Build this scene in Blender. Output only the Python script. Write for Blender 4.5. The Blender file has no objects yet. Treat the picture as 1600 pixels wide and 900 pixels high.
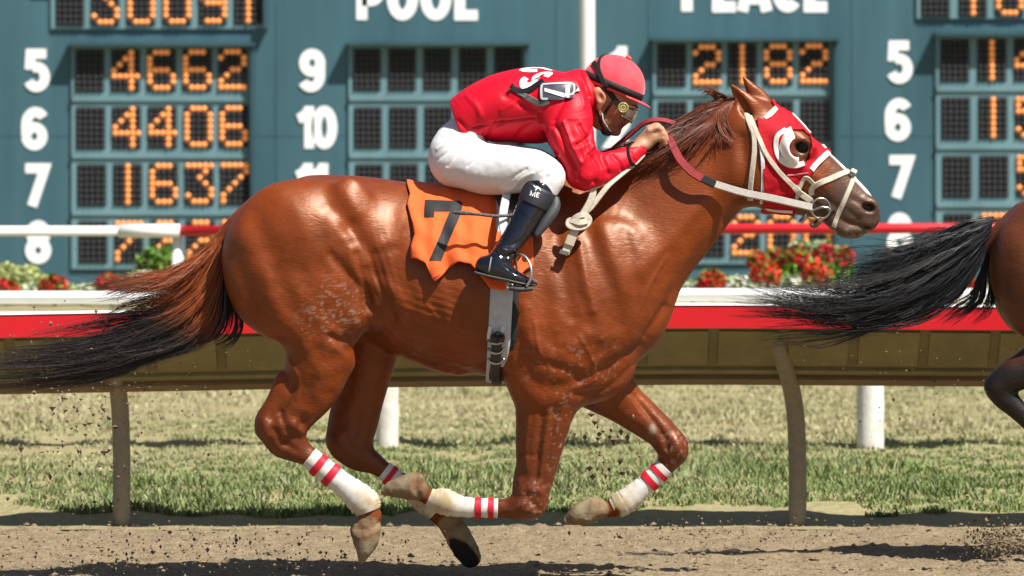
import bpy, bmesh, math, random
import numpy as np
from mathutils import Vector, Matrix
from mathutils.bvhtree import BVHTree
from mathutils.geometry import delaunay_2d_cdt

random.seed(7)
RNG = np.random.default_rng(11)
scene = bpy.context.scene
COL = scene.collection

# ------------------------------------------------------------------ camera
CAM_D, CAM_H, FPX = 25.0, 2.0, 10500.0
HORIZON = 68.0
cam_data = bpy.data.cameras.new('camera')
cam = bpy.data.objects.new('camera', cam_data)
COL.objects.link(cam)
cam.location = (0, -CAM_D, CAM_H)
cam.rotation_euler = (math.radians(90), 0, 0)
cam_data.sensor_width = 36.0
cam_data.lens = FPX / 1600 * 36.0
cam_data.shift_y = -(450 - HORIZON) / 1600
cam_data.clip_start = 0.5
cam_data.clip_end = 3000
cam_data.dof.use_dof = True
cam_data.dof.focus_distance = CAM_D - 0.15
cam_data.dof.aperture_fstop = 5.6
scene.camera = cam

# ------------------------------------------------------------------ world, sun, exposure
SUN = Vector((0.40, -0.40, 0.82)).normalized()
world = bpy.data.worlds.new('World')
scene.world = world
world.use_nodes = True
wn = world.node_tree
sky = wn.nodes.new('ShaderNodeTexSky')
sky.sky_type = 'NISHITA'
sky.sun_disc = False
sky.sun_elevation = math.asin(SUN.z)
sky.sun_rotation = math.atan2(SUN.x, SUN.y)
sky.air_density = 1.0
sky.dust_density = 1.2
wn.links.new(sky.outputs[0], wn.nodes['Background'].inputs[0])
wn.nodes['Background'].inputs[1].default_value = 0.05
sun_data = bpy.data.lights.new('sun', 'SUN')
sun_data.energy = 4.6
sun_data.angle = math.radians(0.53)
sun_data.color = (1.0, 0.955, 0.88)
sun = bpy.data.objects.new('sun', sun_data)
COL.objects.link(sun)
sun.location = SUN * 60
sun.rotation_euler = SUN.to_track_quat('Z', 'Y').to_euler()
scene.view_settings.view_transform = 'Standard'
scene.view_settings.look = 'None'
scene.view_settings.exposure = 0.85
scene.view_settings.gamma = 1.0
scene.view_settings.use_curve_mapping = False

# ------------------------------------------------------------------ helpers: naming
def tag(o, label=None, cat=None, group=None, kind=None):
    if label: o['label'] = label
    if cat: o['category'] = cat
    if group: o['group'] = group
    if kind: o['kind'] = kind
    return o

def empty(name, loc=(0, 0, 0), label=None, cat=None, group=None):
    o = bpy.data.objects.new(name, None)
    o.empty_display_size = 0.1
    COL.objects.link(o)
    o.location = loc
    return tag(o, label, cat, group)

def mesh_obj(name, verts, faces, mat=None, parent=None, smooth=True):
    me = bpy.data.meshes.new(name)
    me.from_pydata([tuple(map(float, v)) for v in verts], [], [tuple(int(i) for i in f) for f in faces])
    if mat: me.materials.append(mat)
    if smooth: me.polygons.foreach_set('use_smooth', [True] * len(me.polygons))
    me.update()
    o = bpy.data.objects.new(name, me)
    COL.objects.link(o)
    if parent is not None:
        o.parent = parent
        o.matrix_parent_inverse = Matrix.Translation(-Vector(parent.location)) if parent.parent is None else Matrix.Translation(-parent_world(parent))
    return o

def parent_world(p):
    return Vector(p.location) if p.parent is None else Vector((0, 0, 0))

def set_parent(o, p):
    o.parent = p
    o.matrix_parent_inverse = Matrix.Translation(-parent_world(p)) if p.type == 'EMPTY' else Matrix.Identity(4)

def vcol(o, cols, name='tint'):
    a = o.data.color_attributes.new(name, 'FLOAT_COLOR', 'POINT')
    c = np.ones((len(o.data.vertices), 4), np.float32)
    cols = np.asarray(cols); c[:, :cols.shape[1]] = cols
    a.data.foreach_set('color', c.ravel())

# ------------------------------------------------------------------ helpers: materials
def srgb(r, g, b):
    f = lambda c: (c / 255 / 12.92) if c / 255 <= 0.04045 else ((c / 255 + 0.055) / 1.055) ** 2.4
    return (f(r), f(g), f(b))

MATS = {}
def mat(name, col, rough=0.6, spec=0.5, metal=0.0, var=0.0, vscale=8.0, vcol2=None, bump=0.0, bscale=60.0,
        bstretch=(1, 1, 1), coat=0.0, sheen=0.0, attr=None, emit=None, estr=0.0, rvar=0.0, bdist=0.01, trans=0.0, coatr=0.1):
    if name in MATS: return MATS[name]
    m = bpy.data.materials.new(name)
    m.use_nodes = True
    nt = m.node_tree; N = nt.nodes; L = nt.links
    p = N['Principled BSDF']
    p.inputs['Base Color'].default_value = (*col, 1)
    p.inputs['Roughness'].default_value = rough
    p.inputs['Specular IOR Level'].default_value = spec
    p.inputs['Metallic'].default_value = metal
    p.inputs['Coat Weight'].default_value = coat
    p.inputs['Coat Roughness'].default_value = coatr
    p.inputs['Sheen Weight'].default_value = sheen
    p.inputs['Transmission Weight'].default_value = trans
    if emit:
        p.inputs['Emission Color'].default_value = (*emit, 1)
        p.inputs['Emission Strength'].default_value = estr
    tc = N.new('ShaderNodeTexCoord')
    src = None
    if attr:
        at = N.new('ShaderNodeAttribute'); at.attribute_name = attr
        src = at.outputs['Color']
    if var > 0:
        n = N.new('ShaderNodeTexNoise'); n.inputs['Scale'].default_value = vscale
        n.inputs['Detail'].default_value = 6; n.inputs['Roughness'].default_value = 0.65
        mp = N.new('ShaderNodeMapping'); mp.inputs['Scale'].default_value = bstretch
        L.new(tc.outputs['Object'], mp.inputs[0]); L.new(mp.outputs[0], n.inputs['Vector'])
        rp = N.new('ShaderNodeMapRange')
        rp.inputs['From Min'].default_value = 0.3; rp.inputs['From Max'].default_value = 0.7
        L.new(n.outputs[0], rp.inputs[0])
        mx = N.new('ShaderNodeMix'); mx.data_type = 'RGBA'
        c2 = vcol2 if vcol2 else tuple(c * (1 - var) for c in col)
        if src is not None:
            hs = N.new('ShaderNodeHueSaturation'); hs.inputs['Value'].default_value = 1 - var
            L.new(src, hs.inputs['Color']); L.new(src, mx.inputs[6]); L.new(hs.outputs[0], mx.inputs[7])
        else:
            mx.inputs[6].default_value = (*col, 1); mx.inputs[7].default_value = (*c2, 1)
        L.new(rp.outputs[0], mx.inputs[0])
        src = mx.outputs[2]
        if rvar:
            rr = N.new('ShaderNodeMapRange'); rr.inputs[3].default_value = rough - rvar; rr.inputs[4].default_value = rough + rvar
            L.new(n.outputs[0], rr.inputs[0]); L.new(rr.outputs[0], p.inputs['Roughness'])
    if src is not None: L.new(src, p.inputs['Base Color'])
    if bump > 0:
        n2 = N.new('ShaderNodeTexNoise'); n2.inputs['Scale'].default_value = bscale; n2.inputs['Detail'].default_value = 4
        mp2 = N.new('ShaderNodeMapping'); mp2.inputs['Scale'].default_value = bstretch
        L.new(tc.outputs['Object'], mp2.inputs[0]); L.new(mp2.outputs[0], n2.inputs['Vector'])
        b = N.new('ShaderNodeBump'); b.inputs['Strength'].default_value = bump; b.inputs['Distance'].default_value = bdist
        L.new(n2.outputs[0], b.inputs['Height']); L.new(b.outputs[0], p.inputs['Normal'])
    MATS[name] = m
    return m

# ------------------------------------------------------------------ helpers: photo measure -> metres
SP = 420.0                                    # measure units per metre at the horse
def wpt(x, y, v=0.0, S=SP, Y0=0.0):
    return ((x - 800) / S, Y0 + v / S, CAM_H - (y - HORIZON) / S)
def warr(P, S=SP, Y0=0.0):
    P = np.asarray(P, float)
    return np.stack([(P[:, 0] - 800) / S, Y0 + P[:, 2] / S, CAM_H - (P[:, 1] - HORIZON) / S], 1)
def at(x, y, Y):                               # point at depth Y for a sight line
    k = (CAM_D + Y) / FPX
    return Vector(((x - 800) * k, Y, CAM_H - (y - HORIZON) * k))

# ------------------------------------------------------------------ helpers: noise
def _h(ix, iy, iz, seed):
    n = (ix * 374761393 + iy * 668265263 + iz * 2147483647 + seed * 1274126177) & 0xFFFFFFFF
    n = ((n ^ (n >> 13)) * 1274126177) & 0xFFFFFFFF
    return ((n ^ (n >> 16)) & 0xFFFF) / 65535.0
def noise3(P, scale=1.0, seed=0):
    Q = np.asarray(P, float) * scale
    I = np.floor(Q).astype(np.int64); f = Q - I; f = f * f * (3 - 2 * f)
    r = 0
    for dx in (0, 1):
        for dy in (0, 1):
            for dz in (0, 1):
                w = (f[:, 0] if dx else 1 - f[:, 0]) * (f[:, 1] if dy else 1 - f[:, 1]) * (f[:, 2] if dz else 1 - f[:, 2])
                r = r + w * _h(I[:, 0] + dx, I[:, 1] + dy, I[:, 2] + dz, seed)
    return r * 2 - 1
def fbm(P, scale=1.0, octs=4, seed=0):
    r = 0; a = 1.0
    for o in range(octs):
        r = r + a * noise3(P, scale * 2 ** o, seed + o); a *= 0.5
    return r

# ------------------------------------------------------------------ helpers: implicit surfaces
def catmull(pts, sub=6):
    P = np.asarray(pts, float)
    if len(P) < 3 or sub <= 1: return P
    E = np.vstack([2 * P[0] - P[1], P, 2 * P[-1] - P[-2]])
    out = []
    for i in range(1, len(E) - 2):
        p0, p1, p2, p3 = E[i - 1], E[i], E[i + 1], E[i + 2]
        for t in np.linspace(0, 1, sub, endpoint=False):
            out.append(0.5 * ((2 * p1) + (-p0 + p2) * t + (2 * p0 - 5 * p1 + 4 * p2 - p3) * t * t + (-p0 + 3 * p1 - 3 * p2 + p3) * t ** 3))
    out.append(P[-1])
    return np.array(out)

class Field:
    def __init__(s, x0, x1, y0, y1, v0, v1, h):
        s.h = h; s.o = np.array([x0, y0, v0], float)
        s.n = (int((x1 - x0) / h) + 1, int((y1 - y0) / h) + 1, int((v1 - v0) / h) + 1)
        s.X = (x0 + np.arange(s.n[0]) * h).astype(np.float32)
        s.Y = (y0 + np.arange(s.n[1]) * h).astype(np.float32)
        s.V = (v0 + np.arange(s.n[2]) * h).astype(np.float32)
        s.F = np.full(s.n, 60.0, np.float32)
    def sl(s, lo, hi):
        r = []
        for k in range(3):
            a = max(0, int((lo[k] - s.o[k]) / s.h) - 1); b = min(s.n[k], int((hi[k] - s.o[k]) / s.h) + 2)
            r.append(slice(a, max(a, b)))
        return tuple(r)
    def comb(s, sl, f, k, sub=False):
        A = s.F[sl]
        if sub:
            h = np.maximum(k - np.abs(A + f), 0) / k
            s.F[sl] = np.maximum(A, -f) + h * h * k * 0.25
        else:
            h = np.maximum(k - np.abs(A - f), 0) / k
            s.F[sl] = np.minimum(A, f) - h * h * k * 0.25
    def sweep_f(s, pts, pad, sub=6):
        # pts: x, y, a, b, v, tp
        P = np.array([list(p) + [0.0] * (6 - len(p)) for p in pts], float)
        P = catmull(P, sub)
        P[:, 2:4] = np.maximum(P[:, 2:4], 0.6)
        am = P[:, 2].max() + pad; bm = P[:, 3].max() * 1.3 + pad
        sl = s.sl((P[:, 0].min() - am, P[:, 1].min() - am, P[:, 4].min() - bm), (P[:, 0].max() + am, P[:, 1].max() + am, P[:, 4].max() + bm))
        gx, gy = np.meshgrid(s.X[sl[0]], s.Y[sl[1]], indexing='ij')
        best = np.full(gx.shape, 1e9, np.float32)
        nn = np.zeros_like(best); A = np.ones_like(best); B = np.ones_like(best); VV = np.zeros_like(best); TP = np.zeros_like(best)
        for i in range(len(P) - 1):
            p, q = P[i], P[i + 1]
            d = q[:2] - p[:2]; L2 = max(d @ d, 1e-6)
            t = np.clip(((gx - p[0]) * d[0] + (gy - p[1]) * d[1]) / L2, 0, 1)
            cx = p[0] + t * d[0]; cy = p[1] + t * d[1]
            dd = (gx - cx) ** 2 + (gy - cy) ** 2
            m = dd < best
            best = np.where(m, dd, best)
            sg = d[0] * (gy - p[1]) - d[1] * (gx - p[0])
            nn = np.where(m, np.sqrt(dd) * np.sign(sg), nn)
            A = np.where(m, p[2] + t * (q[2] - p[2]), A); B = np.where(m, p[3] + t * (q[3] - p[3]), B)
            VV = np.where(m, p[4] + t * (q[4] - p[4]), VV); TP = np.where(m, p[5] + t * (q[5] - p[5]), TP)
        Be = B * (1 + TP * np.clip(nn / A, -1, 1))
        dv = s.V[sl[2]][None, None, :] - VV[:, :, None]
        u = (nn / A)[:, :, None]; w = dv / Be[:, :, None]
        r = np.sqrt(u * u + w * w)
        g = np.sqrt((u / A[:, :, None]) ** 2 + (w / Be[:, :, None]) ** 2)
        f = np.where(r > 0.05, r * (r - 1) / np.maximum(g, 1e-5), -np.minimum(A, Be)[:, :, None])
        return sl, f.astype(np.float32)
    def sweep(s, pts, k=20, sub=False, clip=None):
        sl, f = s.sweep_f(pts, k + 6)
        if clip is not None:          # (px,py,pv, nx,ny,nv): keep the side against n
            px, py, pv, nx, ny, nv = clip
            pl = (s.X[sl[0]][:, None, None] - px) * nx + (s.Y[sl[1]][None, :, None] - py) * ny + (s.V[sl[2]][None, None, :] - pv) * nv
            f = np.maximum(f, pl)
        s.comb(sl, f, k, sub)
    def blob(s, x, y, v, rx, ry, rv, ang=0.0, k=20, sub=False, sym=False):
        for sgn in ((1, -1) if sym else (1,)):
            vv = v * sgn; R = max(rx, ry) + k + 6
            sl = s.sl((x - R, y - R, vv - rv - k - 6), (x + R, y + R, vv + rv + k + 6))
            c, sn = math.cos(math.radians(ang)), math.sin(math.radians(ang))
            dx = s.X[sl[0]][:, None, None] - x; dy = s.Y[sl[1]][None, :, None] - y; dv = (s.V[sl[2]][None, None, :] - vv) / rv
            a = (dx * c + dy * sn) / rx; b = (-dx * sn + dy * c) / ry
            r = np.sqrt(a * a + b * b + dv * dv); g = np.sqrt((a / rx) ** 2 + (b / ry) ** 2 + (dv / rv) ** 2)
            f = np.where(r > 0.05, r * (r - 1) / np.maximum(g, 1e-5), -min(rx, ry, rv))
            s.comb(sl, f.astype(np.float32), k, sub)
    def caps(s, p, q, r1, r2, k=4, sub=False):
        p = np.array(p, float); q = np.array(q, float); R = max(r1, r2) + k + 4
        sl = s.sl(np.minimum(p, q) - R, np.maximum(p, q) + R)
        d = q - p; L2 = max(d @ d, 1e-6)
        dx = s.X[sl[0]][:, None, None] - p[0]; dy = s.Y[sl[1]][None, :, None] - p[1]; dv = s.V[sl[2]][None, None, :] - p[2]
        t = np.clip((dx * d[0] + dy * d[1] + dv * d[2]) / L2, 0, 1)
        f = np.sqrt((dx - t * d[0]) ** 2 + (dy - t * d[1]) ** 2 + (dv - t * d[2]) ** 2) - (r1 + t * (r2 - r1))
        s.comb(sl, f.astype(np.float32), k, sub)
    def mesh(s, smooth=2):
        F = s.F; n = s.n
        ins = F < 0
        c = np.zeros((n[0] - 1, n[1] - 1, n[2] - 1), np.uint8)
        for dx in (0, 1):
            for dy in (0, 1):
                for dz in (0, 1):
                    c += ins[dx:n[0] - 1 + dx, dy:n[1] - 1 + dy, dz:n[2] - 1 + dz]
        I = np.argwhere((c > 0) & (c < 8))
        idx = np.full(c.shape, -1, np.int32)
        idx[I[:, 0], I[:, 1], I[:, 2]] = np.arange(len(I))
        acc = np.zeros((len(I), 3)); cnt = np.zeros(len(I))
        cor = [(a, b, d) for a in (0, 1) for b in (0, 1) for d in (0, 1)]
        val = {q: F[I[:, 0] + q[0], I[:, 1] + q[1], I[:, 2] + q[2]].astype(float) for q in cor}
        for a in cor:
            for ax in range(3):
                if a[ax] == 0:
                    b = list(a); b[ax] = 1; b = tuple(b)
                    fa, fb = val[a], val[b]
                    m = (fa < 0) != (fb < 0)
                    t = np.where(m, fa / np.where(fa == fb, 1, fa - fb), 0)
                    p = np.zeros((len(I), 3)) + np.array(a); p[:, ax] = t
                    acc += p * m[:, None]; cnt += m
        Vt = s.o + (I + acc / cnt[:, None]) * s.h
        faces = []
        for ax in range(3):
            sl0 = [slice(1, -1)] * 3; sl0[ax] = slice(0, -1)
            A = ins[tuple(slice(0, n[k] - 1) if k == ax else slice(1, n[k] - 1) for k in range(3))]
            Bm = ins[tuple(slice(1, n[k]) if k == ax else slice(1, n[k] - 1) for k in range(3))]
            E = np.argwhere(A != Bm)
            if not len(E): continue
            fl = A[E[:, 0], E[:, 1], E[:, 2]]
            o1, o2 = (ax + 1) % 3, (ax + 2) % 3
            base = E.copy()
            for k in range(3):
                if k != ax: base[:, k] += 1
            q = []
            for (d1, d2) in ((-1, -1), (0, -1), (0, 0), (-1, 0)):
                cc = base.copy(); cc[:, o1] += d1; cc[:, o2] += d2
                q.append(idx[cc[:, 0], cc[:, 1], cc[:, 2]])
            q = np.stack(q, 1)
            q = np.where(fl[:, None], q, q[:, ::-1])
            faces.append(q)
        Fc = np.vstack(faces); Fc = Fc[(Fc >= 0).all(1)]
        a_, b_, c_ = Vt[Fc[:, 0]], Vt[Fc[:, 1]], Vt[Fc[:, 2]]
        if np.einsum('ij,ij->', a_ - Vt.mean(0), np.cross(b_ - a_, c_ - a_)) < 0: Fc = Fc[:, ::-1]
        for _ in range(smooth):
            Vt = relax(Vt, Fc, 0.5)
        return Vt, Fc

def relax(V, F, w=0.5):
    n = len(V); a = np.concatenate([F[:, k] for k in range(4)] * 1); b = np.concatenate([F[:, (k + 1) % 4] for k in range(4)])
    cnt = np.bincount(a, minlength=n) + np.bincount(b, minlength=n)
    out = np.empty_like(V)
    for k in range(3):
        sm = np.bincount(a, V[b, k], n) + np.bincount(b, V[a, k], n)
        out[:, k] = sm / np.maximum(cnt, 1)
    return V * (1 - w) + out * w

def normals(V, F):
    a = V[F[:, 2]] - V[F[:, 0]]; b = V[F[:, 3]] - V[F[:, 1]]
    fn = np.cross(a, b); N = np.zeros_like(V)
    for k in range(4):
        for c in range(3):
            N[:, c] += np.bincount(F[:, k], fn[:, c], len(V))
    return N / np.maximum(np.linalg.norm(N, axis=1, keepdims=True), 1e-9)

def pdist(V, line):
    L = np.asarray(line, float); best = np.full(len(V), 1e9)
    for i in range(len(L) - 1):
        p, q = L[i], L[i + 1]; d = q - p; L2 = max(d @ d, 1e-6)
        t = np.clip(((V[:, 0] - p[0]) * d[0] + (V[:, 1] - p[1]) * d[1]) / L2, 0, 1)
        best = np.minimum(best, np.hypot(V[:, 0] - p[0] - t * d[0], V[:, 1] - p[1] - t * d[1]))
    return best

def strokes(V, F, items):
    # items: (line, width, amp, side[-1 near,1 far,0 both])  normals in measure space point outward
    N = normals(V, F)
    if (N * (V - V.mean(0))).sum() < 0: N = -N
    D = np.zeros(len(V))
    for line, w, amp, side in items:
        ln = catmull(line, 4) if len(line) > 2 else line
        d = pdist(V, ln)
        g = amp * np.exp(-(d / w) ** 2)
        if side: g = g * (np.sign(V[:, 2]) == side)
        g *= np.clip(np.abs(N[:, 2]) * 2.0, 0, 1)
        D += g
    return V + N * D[:, None]

def inside(P, poly):
    poly = np.asarray(poly, float); r = np.zeros(len(P), bool); j = len(poly) - 1
    for i in range(len(poly)):
        a, b = poly[i], poly[j]
        c = ((a[1] > P[:, 1]) != (b[1] > P[:, 1])) & (P[:, 0] < (b[0] - a[0]) * (P[:, 1] - a[1]) / (b[1] - a[1] + 1e-12) + a[0])
        r ^= c; j = i
    return r

# ------------------------------------------------------------------ helpers: straps, patches, tubes
def bvh_of(o):
    me = o.data
    return BVHTree.FromPolygons([v.co[:] for v in me.vertices], [p.vertices[:] for p in me.polygons])

CAMP = Vector((0, -CAM_D, CAM_H))
def sight(bvh, x, y):
    d = (at(x, y, 0.0) - CAMP).normalized()
    h = bvh.ray_cast(CAMP + d * (CAM_D - 2.0), d, 6.0)
    return (h[0], h[1]) if h[0] is not None else (None, None)

def ribbon(name, P, Nn, w, th, m, parent, closed=False, wfun=None):
    """flat strap: P points, Nn normals (Vectors), half-width w, thickness th"""
    n = len(P); V = []; Fc = []
    for i in range(n):
        if closed: t = P[(i + 1) % n] - P[i - 1]
        else: t = P[min(i + 1, n - 1)] - P[max(i - 1, 0)]
        if t.length < 1e-9: t = Vector((1, 0, 0))
        t.normalize(); nn = Nn[i] - t * Nn[i].dot(t)
        if nn.length < 1e-6: nn = Vector((0, -1, 0))
        nn.normalize(); s = t.cross(nn)
        ww = w * (wfun(i / (n - 1)) if wfun else 1)
        V += [P[i] + s * ww, P[i] + s * ww * 0.8 + nn * th, P[i] - s * ww * 0.8 + nn * th, P[i] - s * ww]
    R = n if closed else n - 1
    for i in range(R):
        a = 4 * i; b = 4 * ((i + 1) % n)
        for k in range(4):
            Fc.append((a + k, a + (k + 1) % 4, b + (k + 1) % 4, b + k))
    if not closed: Fc += [(3, 2, 1, 0), (4 * n - 4, 4 * n - 3, 4 * n - 2, 4 * n - 1)]
    return mesh_obj(name, V, Fc, m, parent, smooth=False)

def vcat(P, sub=6):
    return [Vector(p) for p in catmull([tuple(p) for p in P], sub)]

def surf_strap(name, bvh, line, w, th, m, parent, off=0.0, mirror=False, sub=6):
    L = catmull(line, sub); P = []; Nn = []
    for x, y in L:
        h, nn = sight(bvh, x, y)
        if h is None: continue
        if nn.y > 0: nn = -nn
        P.append(h + nn * off); Nn.append(nn)
    for _ in range(2):
        if len(P) > 2: P = [P[0]] + [(P[i - 1] + P[i] * 2 + P[i + 1]) / 4 for i in range(1, len(P) - 1)] + [P[-1]]
    o = ribbon(name, P, Nn, w, th, m, parent)
    if mirror:
        ribbon(name, [Vector((p.x, -p.y, p.z)) for p in P], [Vector((p.x, -p.y, p.z)) for p in Nn], -w, th, m, parent)
    return o

def loop_strap(name, bvh, p1, p2, w, th, m, parent, off=0.0, n=48, bow=0.0):
    a = Vector(wpt(*p1)); b = Vector(wpt(*p2)); c = (a + b) / 2; d = (a - b).normalized(); yv = Vector((0, 1, 0))
    ax = d.cross(yv)
    P = []; Nn = []
    for i in range(n):
        t = 2 * math.pi * i / n
        r = d * math.cos(t) + yv * math.sin(t)
        cc = c + ax * bow * abs(math.sin(t))
        h = bvh.ray_cast(cc, r, 2.0)
        if h[0] is None: continue
        P.append(h[0] + r * off); Nn.append(r)
    for _ in range(2):
        P = [(P[i - 1] + P[i] * 2 + P[(i + 1) % len(P)]) / 4 for i in range(len(P))]
    return ribbon(name, P, Nn, w, th, m, parent, closed=True)

def tube(name, pts, m, parent, seg=14, caps=True, S=SP, Y0=0.0, sub=5, wob=0.0, wscale=0.1, seed=0, ang0=0.0):
    """pts x,y,a,b,v lofted with elliptical rings"""
    P = catmull([list(p) + [0] * (5 - len(p)) for p in pts], sub)
    n = len(P); V = np.zeros((n * seg, 3)); Fc = []
    T = np.gradient(P[:, :2], axis=0); T /= np.maximum(np.linalg.norm(T, axis=1, keepdims=True), 1e-9)
    for i in range(n):
        for j in range(seg):
            t = 2 * math.pi * j / seg + ang0
            nx, ny = -T[i, 1], T[i, 0]
            V[i * seg + j] = (P[i, 0] + nx * P[i, 2] * math.cos(t), P[i, 1] + ny * P[i, 2] * math.cos(t), P[i, 4] + P[i, 3] * math.sin(t))
    if wob > 0:
        C = np.repeat(np.stack([P[:, 0], P[:, 1], P[:, 4]], 1), seg, 0)
        d = V - C; L = np.linalg.norm(d, axis=1, keepdims=True)
        V = V + d / np.maximum(L, 1e-6) * (wob * fbm(V, wscale, 3, seed))[:, None]
    for i in range(n - 1):
        for j in range(seg):
            a = i * seg + j; b = i * seg + (j + 1) % seg
            Fc.append((a, b, b + seg, a + seg))
    if caps: Fc += [tuple(range(seg))[::-1], tuple(range((n - 1) * seg, n * seg))]
    return mesh_obj(name, warr(V, S, Y0), Fc, m, parent)

def rod(name, P, r, m, parent, seg=8, rfun=None):
    """round bar through world points"""
    n = len(P); V = []; Fc = []; up = None
    for i in range(n):
        t = (P[min(i + 1, n - 1)] - P[max(i - 1, 0)]).normalized()
        if up is None: up = t.orthogonal().normalized()
        up = (up - t * up.dot(t)).normalized(); s = t.cross(up)
        rr = r * (rfun(i / max(n - 1, 1)) if rfun else 1)
        for j in range(seg):
            a = 2 * math.pi * j / seg
            V.append(P[i] + (up * math.cos(a) + s * math.sin(a)) * rr)
    for i in range(n - 1):
        for j in range(seg):
            a = i * seg + j; b = i * seg + (j + 1) % seg
            Fc.append((a, b, b + seg, a + seg))
    Fc += [tuple(range(seg))[::-1], tuple(range((n - 1) * seg, n * seg))]
    return mesh_obj(name, V, Fc, m, parent)

def ring(name, c, ax1, ax2, r1, r2, th, m, parent, n=28):
    P = [c + ax1 * math.cos(2 * math.pi * i / n) * r1 + ax2 * math.sin(2 * math.pi * i / n) * r2 for i in range(n)]
    V = []; Fc = []; nn = ax1.cross(ax2).normalized(); seg = 8
    for p in P:
        d = (p - c).normalized()
        for j in range(seg):
            a = 2 * math.pi * j / seg
            V.append(p + (d * math.cos(a) + nn * math.sin(a)) * th)
    for i in range(n):
        for j in range(seg):
            a = i * seg; b = ((i + 1) % n) * seg; k = (j + 1) % seg
            Fc.append((a + j, a + k, b + k, b + j))
    return mesh_obj(name, V, Fc, m, parent)

def patch(name, bvh, poly, off, m, parent, step=4.0, tri_hit=None, lift=None):
    """thin print laid on a surface along sight lines: poly list of loops in measure units"""
    poly = [(float(a), float(b)) for a, b in poly]
    # densify the outline
    out = []
    for i in range(len(poly)):
        a = Vector(poly[i]); b = Vector(poly[(i + 1) % len(poly)]); k = max(1, int((b - a).length / step))
        for j in range(k): out.append(a.lerp(b, j / k))
    arr = np.array([p[:] for p in out])
    x0, y0 = arr.min(0); x1, y1 = arr.max(0)
    gx, gy = np.meshgrid(np.arange(x0 + step / 2, x1, step), np.arange(y0 + step / 2, y1, step))
    G = np.stack([gx.ravel(), gy.ravel()], 1)
    if len(G): G = G[inside(G, arr)]
    if len(G):
        d = pdist(np.c_[G, np.zeros(len(G))], np.vstack([arr, arr[:1]])); G = G[d > step * 0.45]
    pts = out + [Vector(g) for g in G]
    nb = len(out)
    vs, _, fs, *_ = delaunay_2d_cdt(pts, [], [list(range(nb))], 1, 1e-4)
    V = []; last = None
    for p in vs:
        h, nn = sight(bvh, p.x, p.y)
        if h is None:
            h = last if last is not None else at(p.x, p.y, 0); nn = Vector((0, -1, 0))
        if nn.y > 0: nn = -nn
        last = h
        V.append(h + nn * off)
    Fc = [tuple(f) for f in fs]
    # orient to the viewer
    F2 = []
    for f in Fc:
        n_ = (V[f[1]] - V[f[0]]).cross(V[f[2]] - V[f[0]])
        F2.append(f if n_.y < 0 else f[::-1])
    o = mesh_obj(name, V, F2, m, parent)
    return o

def stroke_poly(path, w, closed=False):
    """outline quads of a thick pen stroke: list of 4-point polygons joined as one strip (vertices left,right)"""
    P = np.asarray(path, float); n = len(P); L = []; R = []
    for i in range(n):
        if closed: a = P[i] - P[i - 1]; b = P[(i + 1) % n] - P[i]
        else:
            a = P[i] - P[max(i - 1, 0)]; b = P[min(i + 1, n - 1)] - P[i]
            if i == 0: a = b
            if i == n - 1: b = a
        a = a / max(np.linalg.norm(a), 1e-9); b = b / max(np.linalg.norm(b), 1e-9)
        t = a + b; t /= max(np.linalg.norm(t), 1e-9); nn = np.array([-t[1], t[0]])
        c = max(0.5, nn @ np.array([-a[1], a[0]]))
        L.append(P[i] + nn * w / c); R.append(P[i] - nn * w / c)
    return L, R

def arc(cx, cy, rx, ry, a0, a1, n=14):
    return [(cx + rx * math.cos(math.radians(a0 + (a1 - a0) * i / n)), cy + ry * math.sin(math.radians(a0 + (a1 - a0) * i / n))) for i in range(n + 1)]

S_ = 0.105
GLYPH = {
 '0': (.60, [(arc(.30, .5, .19, .395, 0, 360, 28)[:-1], 1)]),
 'O': (.66, [(arc(.33, .5, .22, .395, 0, 360, 28)[:-1], 1)]),
 '1': (.40, [([(.26, 1.0), (.26, 0)], 0), ([(.0, .70), (.10, .74), (.26, .90)], 0)]),
 '2': (.60, [(arc(.30, .66, .19, .235, 170, -25) + [(.13, .105), (.56, .105)], 0)]),
 '3': (.60, [(arc(.28, .70, .19, .195, 160, -80) + arc(.28, .31, .21, .205, 85, -165), 0)]),
 '5': (.60, [([(.52, .895), (.15, .895), (.13, .52)], 0), (arc(.29, .345, .20, .24, 125, -155), 0)]),
 '6': (.60, [(arc(.30, .32, .19, .215, 0, 360, 24)[:-1], 1), (arc(.33, .60, .22, .295, 35, 180) + [(.11, .32)], 0)]),
 '7': (.58, [([(.04, .895), (.50, .895), (.20, 0)], 0)]),
 '8': (.60, [(arc(.30, .695, .165, .20, 0, 360, 24)[:-1], 1), (arc(.30, .30, .19, .20, 0, 360, 24)[:-1], 1)]),
 '9': (.60, [(arc(.30, .68, .19, .215, 0, 360, 24)[:-1], 1), (arc(.27, .40, .22, .295, 215, 360) + [(.49, .68)], 0)]),
 'P': (.62, [([(.13, 0), (.13, .895), (.30, .895)] + arc(.32, .66, .19, .235, 90, -90) + [(.13, .425)], 0)]),
 'L': (.54, [([(.13, 1), (.13, .105), (.52, .105)], 0)]),
 'A': (.68, [([(.07, 0), (.30, .93), (.38, .93), (.61, 0)], 0), ([(.18, .28), (.50, .28)], 0)]),
 'C': (.62, [(arc(.33, .5, .22, .395, 45, 315, 24), 0)]),
 'E': (.54, [([(.52, .895), (.13, .895), (.13, .105), (.52, .105)], 0), ([(.13, .5), (.46, .5)], 0)]),
 'M': (.92, [([(.10, 0), (.10, .93), (.46, .08), (.82, .93), (.82, 0)], 0)]),
 'G': (.66, [(arc(.33, .5, .22, .395, 50, 340, 24) + [(.55, .42), (.36, .42)], 0)]),
 'S': (.60, [(arc(.30, .69, .19, .205, 30, 265) + arc(.30, .31, .20, .205, 85, -150), 0)]),
}
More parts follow.
